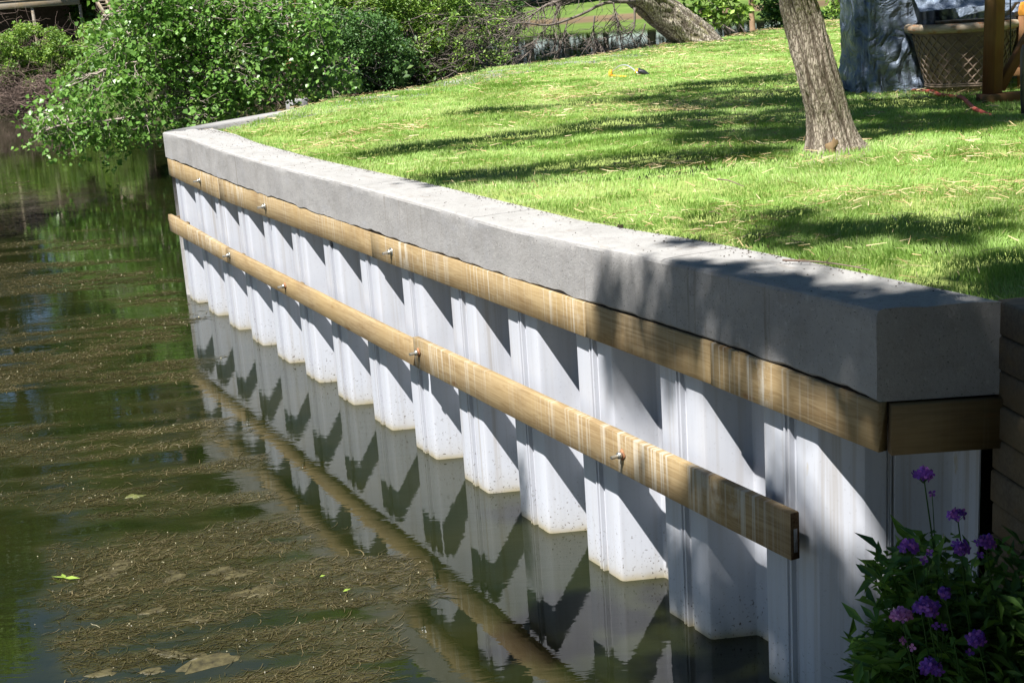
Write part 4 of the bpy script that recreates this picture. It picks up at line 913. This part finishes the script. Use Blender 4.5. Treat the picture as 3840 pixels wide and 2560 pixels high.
def sprig(pts, label):
    e = None; V = []; F = []
    mb = MB()
    for (a, b) in pts:
        A, B = atz(*np.array(a)*D, 0), atz(*np.array(b)*D, 0); d = B-A; s_ = np.array([-d[1], d[0], 0])*.16; z = np.array([0, 0, .012])
        mb.add([A+z, A+d*.4+s_+z*1.6, B+z, A+d*.4-s_+z], [(0, 1, 2), (0, 2, 3)], .9)
    o = mb.build('floating_leaf', M['leaf_bush']); return tag(o, label, 'leaf')
sprig([((148, 1330), (118, 1327)), ((148, 1330), (185, 1331)), ((150, 1331), (142, 1320))], 'three bright green willow leaves floating on the left water')
sprig([((788, 1362), (806, 1355))], 'single bright green leaf floating beside the piles reflection')
sprig([((735, 1328), (748, 1324))], 'small green leaf floating near the timber reflection')

# ------------------------------------------------------------------ purple flowers
def rocket(head, Yd, base, r, n, mt, label, extra=()):
    hd = at(*head, Yd); b = np.array([base[0], base[1], float(soilz(base[0], base[1]))]); e = empty('dames_rocket', tuple(b), label, 'flower', 'purple flowers on the soil bank')
    P = smooth([b, b+(hd-b)*.5+np.array([.03, 0, .05]), hd], 14); mb = MB().tube(P, np.linspace(.005, .0025, 14), 6)
    LPt = []
    fl = []; exs = []
    for i in range(n):
        d = rng.normal(0, 1, 3); d /= np.linalg.norm(d); d[2] = abs(d[2])*.9-.25; c = hd+d*r*random.uniform(.55, 1); mb.tube([hd-np.array([0, 0, r*.9]), c], [.0014, .001], 3, False); fl.append((c, d))
    for ex_ in extra:
        c = at(*ex_, Yd); mb.tube(curve(P[9], c, .02, 5), .0018, 4); exs.append([(c, np.array([0, -1, .3]))])
    keep(mb.build('stem', M['fleaf']), e)
    for nm, fl in [('flower_head', fl)]+[('floret', q_) for q_ in exs]:
        V = []; A_ = []
        for c, d in fl:
            d = d+rng.normal(0, .35, 3)+np.array([-.1, -.5, .2]); d /= np.linalg.norm(d); u = np.cross(d, [0, .3, 1]); u /= np.linalg.norm(u); v = np.cross(d, u); a0 = random.uniform(0, 1.57)
            for q in range(4):
                a = a0+q*np.pi/2; p = (math.cos(a)*u+math.sin(a)*v); s_ = np.cross(d, p); L_ = .0125*random.uniform(.85, 1.1)
                L_ *= 1.3; V += [c, c+p*L_*.6+s_*L_*.42+d*.001, c+p*L_+d*.0025+s_*L_*.25, c+p*L_+d*.0025-s_*L_*.25, c+p*L_*.6-s_*L_*.42+d*.001]; A_.append(random.random())
        nn = len(V)//5; bb = np.arange(nn)[:, None]*5
        keep(mesh_np(nm, V, [np.concatenate([bb+np.array([[0, 1, 2]]), bb+np.array([[0, 2, 3]]), bb+np.array([[0, 3, 4]])])], M[mt], None, np.repeat(A_, 5)), e)
    LV = MB()
    for i in range(2, 11):
        p = P[i]; a = random.uniform(0, 6.28); L_ = .13-.007*i; d = np.array([math.cos(a), math.sin(a), .25]); s_ = np.array([-d[1], d[0], 0])*.2*L_; q = p+d*L_
        LV.add([p, p+d*L_*.4+s_, q+np.array([0, 0, -.03]), p+d*L_*.4-s_, p+d*L_*.45+np.array([0, 0, -.008])], [(0, 1, 4), (1, 2, 4), (2, 3, 4), (3, 0, 4)], random.uniform(.2, 1))
    keep(LV.build('leaves', M['fleaf']), e); return e
rocket((3463, 1780), 4.75, (1.62, 4.85), .036, 34, 'purple', 'tallest purple flower, its head highest against the shaded pile', ((3495, 1850),))
rocket((3590, 1930), 4.8, (1.72, 4.9), .032, 24, 'purple', 'purple flower just below and right of the tallest one')
rocket((3410, 2050), 4.6, (1.52, 4.6), .036, 30, 'purple', 'purple flower on the left side at middle height', ((3465, 2100), (3485, 2070)))
rocket((3600, 2055), 4.6, (1.66, 4.7), .032, 26, 'purple', 'purple flower in the middle of the row of three at middle height')
rocket((3695, 2030), 4.7, (1.80, 4.8), .034, 20, 'purple', 'lilac purple flower farthest to the right at middle height', ((3675, 2080),))
rocket((3542, 2222), 4.5, (1.60, 4.55), .022, 12, 'purple', 'small purple flower above the largest low one')
rocket((3475, 2275), 4.4, (1.50, 4.4), .042, 44, 'purple', 'largest purple flower with a broad head, low in the clump', ((3510, 2345), (3540, 2350)))
rocket((3380, 2305), 4.4, (1.44, 4.42), .034, 34, 'pink', 'pink flower lit by sun at the left of the clump', ((3385, 2400), (3420, 2426)))
rocket((3665, 2395), 4.4, (1.66, 4.4), .034, 24, 'purple', 'purple flower low at the right of the clump', ((3635, 2445),))
rocket((3490, 2500), 4.3, (1.46, 4.3), .038, 36, 'purple', 'lowest purple flower at the bottom edge')
def tufts():
    n = 9000; x = rng.uniform(1.12, 2.2, n); y = rng.uniform(3.2, 5.5, n); k = fbm(x*5, y*5, 0, 3, 8) > .42; x, y = x[k], y[k]; n = len(x)
    L = rng.uniform(.08, .42, n)*np.clip(1.3-(x-1.2)*.5, .4, 1.2); az = rng.normal(np.pi*.95, .9, n)
    o = blades(x, y, soilz(x, y)-.01, L, rng.uniform(.003, .008, n), rng.uniform(.2, 1, n), az, rng.uniform(0, 1, n), 'wild_grass', M['grass_dark']); tag(o, 'dark wild grass on the soil bank around the flowers', 'grass', kind='stuff')
    pg = np.array([(2010, 1300), (2080, 1270), (2150, 1230), (2210, 1310), (2280, 1280), (2400, 1260), (2400, 1600), (2010, 1600), (1985, 1520), (2050, 1420), (2000, 1340)])*D
    c = []
    while len(c) < 210:
        a_, b_ = random.uniform(1900, 2400)*D, random.uniform(1150, 1600)*D
        if inpoly(np.array([a_]), np.array([b_]), pg)[0] and random.random() < (b_/D-1210)/330: c.append(at(a_, b_, random.uniform(4.65, 5.3)))
    P, k = blobs(np.array(c), .11, 4300); P = P[P[:, 2] > soilz(P[:, 0], P[:, 1])]
    o = leaves(np.concatenate([P[::2]]), .055, rng.uniform(0, 1, len(P[::2])), M['fleaf'], 'undergrowth', up=.5); tag(o, 'broad low leaves under the purple flowers', 'undergrowth', kind='stuff')
    o = leaves(P[1::2], .13, rng.uniform(0, 1, len(P[1::2])), M['fleaf'], 'narrow_leaves', up=.8, shape='blade'); tag(o, 'narrow pointed leaves rising between the purple flowers', 'undergrowth', kind='stuff')
    c = np.array(c); mb = MB(); n = len(c)
    m_ = 260; x, y = np.concatenate([c[:, 0]+rng.normal(0, .05, n), rng.uniform(1.2, 1.5, m_)]), np.concatenate([c[:, 1]+rng.normal(0, .05, n), rng.uniform(4.3, 5.1, m_)]); n += m_; L = rng.uniform(.3, .7, n)
    o = blades(x, y, soilz(x, y), L, rng.uniform(.004, .008, n), rng.uniform(.3, .95, n), rng.normal(np.pi, .7, n), rng.uniform(.2, .9, n), 'long_grass', M['fleaf']); tag(o, 'long arching grass blades among the purple flowers', 'grass', kind='stuff')
tufts()

# ------------------------------------------------------------------ things on the lawn
sp = empty('lawn_sprinkler', tuple(atz(2350, 292, 2.14)), 'oscillating lawn sprinkler with arched metal tube and yellow feet', 'sprinkler')
a, b = atz(2290, 286, 2.15), atz(2392, 288, 2.15)
def kp(mb, n, m, sm=True): return keep(mb.build(n, M[m], None, sm), sp)
A0, B0 = a+np.array([.03, 0, .07]), b+np.array([0, -.05, .05])
P = [A0+(B0-A0)*t+np.array([0, 0, .115*math.sin(math.pi*t)]) for t in np.linspace(0, 1, 16)]
kp(MB().tube(P, .011, 8), 'spray_tube', 'alu')
kp(MB().tube([a+np.array([0, 0, -.02]), a+np.array([0, 0, .07]), a+np.array([.01, 0, .10])], [.045, .03, .018], 10), 'foot', 'yellow')
kp(MB().tube([a, (a+b)/2+np.array([0, -.04, .0]), (a+b)/2+np.array([.12, -.05, -.01])], [.022, .014, .012], 8), 'base_rail', 'yellow')
kp(MB().tube([b+np.array([-.02, 0, .05]), b+np.array([.0, 0, .12])], [.03, .025], 10), 'gear_cap', 'yellow')
kp(MB().tube(smooth([b+np.array([.02, 0, .13]), b+np.array([.03, 0, .08]), b+np.array([.09, -.02, .06]), b+np.array([.19, -.05, .0])], 14), np.interp(np.linspace(0, 1, 14), [0, .2, .4, .7, 1], [.02, .035, .045, .04, .015]), 10), 'motor_housing', 'black')
# red hose
hp = [atz(3180, 318, 2.150), atz(3262, 322, 2.170), atz(3320, 328, 2.165), atz(3400, 338, 2.130), atz(3490, 343, 2.155), atz(3520, 354, 2.155), atz(3570, 362, 2.130), atz(3606, 366, 2.170), atz(3632, 388, 2.180), atz(3662, 412, 2.160), atz(3740, 440, 2.110), atz(3900, 470, 2.110)]
o = MB().tube(smooth(hp, 80), .021, 10).build('garden_hose', M['hose'], None, True); tag(o, 'dull red hose snaking through the grass beside the planter', 'hose')
# twigs
def twig(pts, z, r, label, side=()):
    P = smooth([atz(a_, b_, z) for a_, b_ in pts], 16); mb = MB().tube(P, np.linspace(r, r*.4, 16), 6)
    for i, d in side: mb.tube(curve(P[i], P[i]+np.array(d), .0, 4, .004), np.linspace(r*.4, r*.15, 4), 4)
    tag(mb.build('fallen_twig', M['twig_red']), label, 'twig')
twig([(2935, 975), (3010, 978), (3080, 982), (3180, 996), (3260, 1012)], 2.128, .006, 'long brown twig lying on the cap edge beside straw', ((3, (.02, .06, .02)), (8, (.05, .03, .03)), (12, (.06, -.03, .01))))
twig([(2690, 672), (2735, 678), (2790, 700)], 2.17, .006, 'curved dark twig lying on the sunlit lawn below the tree')
mb = MB()
for i in range(7):
    c = atz(2322+random.uniform(-14, 14), 848+random.uniform(-3, 3), 2.075); mb.add([c+rng.normal(0, .014, 3)*np.array([1, 1, .5]) for _ in range(4)], [(0, 1, 2), (0, 2, 3), (0, 3, 1), (1, 3, 2)])
tag(mb.build('dirt_clod', M['soil']), 'small brown clod of dirt on the cap edge', 'dirt')

# planters
s = NT('planter_clay', .6, .35); s.col(s.mix(s.ramp(s.noise(s.coord(), 6, 5, .7), [(.35, 0.), (.7, 1.)]), (.17, .125, .095), (.30, .23, .17))); s.bump(s.noise(s.coord(), 30, 4), .2, .004); M['planter'] = s.m
s = NT('rim_clay', .55, .4); s.col(s.mix(s.ramp(s.noise(s.coord((3, 3, 14)), 2, 5, .7), [(.4, 0.), (.6, 1.)]), (.30, .25, .18), s.mix(s.ramp(s.noise(s.coord(), 9, 3), [(.45, 0.), (.6, 1.)]), (.42, .36, .27), (.34, .14, .05)))); M['rim'] = s.m
def planter(c, sc_, label):
    e = empty('planter', tuple(c), label, 'planter', 'large lattice planters'); Hh = .83*sc_; rt, rb = .60*sc_, .37*sc_
    def rad(z): u = z/Hh; return rb+(rt-rb)*(u**.85)
    zs = np.linspace(0, Hh*.88, 14)
    o = MB().lathe([(0, 0.01)]+[(rad(z), z) for z in zs]+[(rad(Hh*.88)-.05, Hh*.9), (rt-.08, Hh*.8), (0, Hh*.8)], 64).build('bowl', M['planter'], e, True)
    th = np.linspace(0, np.pi*2, 13)
    o = MB().lathe([(rad(Hh*.88)-.01, Hh*.86)]+[(rt+.025*sc_+.05*sc_*math.sin(a_), Hh*.93-.05*sc_*math.cos(a_)) for a_ in np.linspace(0, np.pi, 10)]+[(rt-.06, Hh*.97), (rt-.06, Hh*.8)], 64).build('rim', M['rim'], e, True)
    mb = MB(); N = 28; z0, z1 = Hh*.16, Hh*.83
    for i in range(N):
        for sgn in (1, -1):
            P = []
            for t in np.linspace(0, 1, 22): z = z0+(z1-z0)*t; a_ = i*2*np.pi/N+sgn*t*.99; P.append(((rad(z)+.004)*math.cos(a_), (rad(z)+.004)*math.sin(a_), z))
            mb.tube(P, .012*sc_, 5, False)
            P = []
            for t in np.linspace(0, 1, 6): z = .0+z0*.86*t; a_ = i*2*np.pi/N+sgn*t*.24; P.append(((rad(z)+.004)*math.cos(a_), (rad(z)+.004)*math.sin(a_), z))
            mb.tube(P, .0085*sc_, 5, False)
    nk = 5
    for r_ in range(0, 9):
        t = r_*.1133; z = z0+(z1-z0)*t
        for i in range(N):
            a_ = i*2*np.pi/N+ (t*.99); p = ((rad(z)+.008)*math.cos(a_), (rad(z)+.008)*math.sin(a_), z)
            if r_ in (0,): continue
            mb.lathe([(0, -.016*sc_), (.014*sc_, 0), (0, .016*sc_)], 6, p)
    mb.build('lattice', M['planter'], e, True)
    th = np.linspace(0, 2*np.pi, 65); rp = MB()
    for dz in (-.012, .012): rp.tube([((rad(Hh*.14)+.014)*math.cos(a_), (rad(Hh*.14)+.014)*math.sin(a_), Hh*.145+dz+.003*math.sin(a_*60)) for a_ in th], .013*sc_, 7, False)
    rp.build('rope_band', M['planter'], e, True); return e
pc = at(3612, 340, 15.75); planter((pc[0], 15.75, 2.08), .98, 'large brown lattice planter standing before the silver tarp')
pc2 = at(3905, 250, 16.9); planter((pc2[0], 16.9, 2.0), .9, 'second lattice planter behind the red brown post, in shade')
amb = MB()
for i in range(1):
    R0 = .42; V = []; k1, k2 = 18, 36
    for a_ in range(k1+1):
        ph = math.pi*a_/k1
        for b_ in range(k2):
            t = 2*math.pi*b_/k2; rr_ = R0*(1-.07*abs(math.sin(t*4))); V.append((pc2[0]+rr_*math.sin(ph)*math.cos(t), 16.9+rr_*math.sin(ph)*math.sin(t), 2.0+.75+.36*math.cos(ph)+.15))
    amb.add(V, [(a_*k2+b_, a_*k2+(b_+1) % k2, (a_+1)*k2+(b_+1) % k2, (a_+1)*k2+b_) for a_ in range(k1) for b_ in range(k2)])
o = amb.build('orange_gourd', m_plain('amber', (.50, .22, .03), .5, .4, 0, .4, 9)); o.data.shade_smooth() if hasattr(o.data, 'shade_smooth') else None
tag(o, 'amber orange ribbed gourd under netting resting in the shaded planter', 'gourd')
# tarps
s = NT('tarp', .45, .35); s.b.inputs['Metallic'].default_value = .15
s.col(s.mix(s.ramp(s.noise(s.coord(), 3, 5, .7), [(.35, 0.), (.7, 1.)]), (.12, .16, .235), (.27, .32, .39)))
def rdg(n_): return s.math('ABSOLUTE', s.math('SUBTRACT', n_, .5))
nn = s.math('ADD', rdg(s.noise(s.coord((1, 1, .8)), 4.2, 2, .45, .9)), s.math('MULTIPLY', rdg(s.noise(s.coord((1, 1, 1.3)), 11, 3, .5, .8)), .16))
s.bump(nn, 1., .19); M['tarp'] = s.m
def drape(x0, x1, y0, y1, z0, z1, label, name='tarp'):
    cx, cy = (x0+x1)/2, (y0+y1)/2; k = 150; nz = 80; V = []
    for i in range(nz+1):
        u = i/nz; z = z0+(z1-z0)*u; fl = 1+.10*(1-u)**3
        for j in range(k):
            a_ = 2*math.pi*j/k; c_, s_ = math.cos(a_), math.sin(a_); e = .35
            X = cx+(x1-x0)/2*math.copysign(abs(c_)**e, c_)*fl; Y = cy+(y1-y0)/2*math.copysign(abs(s_)**e, s_)*fl
            V.append((X, Y, z, c_, s_, u, j))
    V = np.array(V); fold = (fbm(V[:, 3]*4.5+3, V[:, 4]*4.5+3, V[:, 5]*1.2, 3, 7)-.5)*.22*(1-V[:, 5]*.4)
    cr_ = (np.abs(fbm(V[:, 0]*3.2+V[:, 2], V[:, 1]*3+9, V[:, 2]*2.4, 4, 27)-.5))*-.22
    V[:, 0] += V[:, 3]*(fold+cr_); V[:, 1] += V[:, 4]*(fold+cr_)
    V[:k, 2] += 0
    ii = np.arange(nz)[:, None]*k; jj = np.arange(k)[None]; j2 = (jj+1) % k
    mb = MB().add(V[:, :3], np.stack([ii+jj, ii+j2, ii+k+j2, ii+k+jj], -1).reshape(-1, 4))
    c = V[-k:, :3].mean(0)+np.array([0, 0, .1]); mb.V.append(np.array([c])); mb.A.append(np.zeros(1)); ci = mb.n; mb.n += 1
    mb.F[3].append(np.array([(nz*k+q_, nz*k+(q_+1) % k, ci) for q_ in range(k)], np.int32))
    return tag(mb.build(name, M['tarp'], None, True), label, 'tarp')
drape(5.12, 7.8, 16.75, 18.2, 2.07, 4.5, 'dark tarp wall hanging behind the lattice planters')
drape(4.25, 5.10, 15.95, 17.1, 2.07, 4.3, 'silver blue wrinkled tarp hanging to the grass left of the planter')
# tarp corner trailing on the grass
def sheet(Q, n, amp, label, seed, zoff=0.):
    Q = np.array(Q); U, Vv = np.meshgrid(np.linspace(0, 1, n), np.linspace(0, 1, n)); P = ((1-U)*(1-Vv))[..., None]*Q[0]+(U*(1-Vv))[..., None]*Q[1]+(U*Vv)[..., None]*Q[2]+((1-U)*Vv)[..., None]*Q[3]
    P[..., 2] += amp*(np.abs(fbm(U*4, Vv*5, 0, 4, seed)-.5)*2.2)*np.minimum(1, np.minimum(np.minimum(U, 1-U), np.minimum(Vv, 1-Vv))*8+.15)+zoff
    i = np.arange(n-1)[:, None]*n; j = np.arange(n-1)[None]
    o = mesh_np('tarp', P.reshape(-1, 3), [np.stack([i+j, i+j+1, i+n+j+1, i+n+j], -1).reshape(-1, 4)], M['tarp'], smooth=True)
    return tag(o, label, 'tarp')
sheet([atz(3145, 345, 2.12), atz(3290, 345, 2.12), (4.75, 16.2, 2.16), (4.0, 16.6, 2.14)], 50, .22, 'crumpled tarp corner trailing on the grass beside the lawn tree', 4)
tp = at(3440, 46, 15.3); tq = at(3720, 20, 15.3)
sheet([(tp[0], 15.2, tp[2]-.0), (tq[0]+.5, 15.2, tq[2]+.02), (tq[0]+.6, 16.5, tq[2]+.45), (tp[0]+.15, 16.5, tp[2]+.45)], 60, .14, 'grey tarp bunched over the top of the lattice planter', 9, .0)

# timber swing frame
fr = empty('timber_frame', (5.1, 14.0, 2.08), 'red brown timber frame with post, brace and foot beam at the right edge', 'frame')
def beam(a, b, w_, h_, name, mt='red_timber_x', roll=0.):
    a, b = np.array(a), np.array(b); d = Vector(b-a); Mx = Matrix.Translation(a) @ d.to_track_quat('X', 'Z').to_matrix().to_4x4() @ Matrix.Rotation(roll, 4, 'X')
    o = MB().box(0, d.length, -w_/2, w_/2, -h_/2, h_/2, .006).build(name, M[mt]); o.matrix_world = Mx; bpy.context.view_layer.update(); return keep(o, fr)
f0 = at(3675, 388, 13.9); f1 = at(3675, 388, 13.9)+np.array([2.2, .25, 0])
beam((f0[0]+.02, 13.95, 2.17), (f1[0], 14.15, 2.17), .2, .085, 'foot_beam')
pb = at(3727, 370, 13.95)
beam((pb[0], 14.0, 2.213), (pb[0]+.02, 14.0, 4.6), .145, .145, 'post', 'red_timber_x', R(35))
b0, b1 = at(3766, 300, 14.05), at(3860, 130, 14.1)
beam(b0-(b1-b0)*.2, b1+(b1-b0)*1.5, .09, .09, 'brace')
beam(at(3770, 270, 15.2), at(3960, 268, 15.3), .09, .09, 'back_rail'); beam(at(3835, 360, 15.3), at(3830, 60, 15.3), .09, .09, 'back_post')
keep(MB().tube([at(3788, -60, 14.4), at(3790, 208, 14.4)], .008, 6).build('hanging_rod', M['black']), fr)
o = MB().tube(smooth([at(3843, 170, 12.6), at(3834, 215, 12.6), at(3836, 400, 12.6), at(3843, 445, 12.6), at(3870, 470, 12.6)], 24), .02, 10).build('metal_pole', M['black'], None, True); tag(o, 'dark bent metal pole at the right edge of the lawn', 'pole')
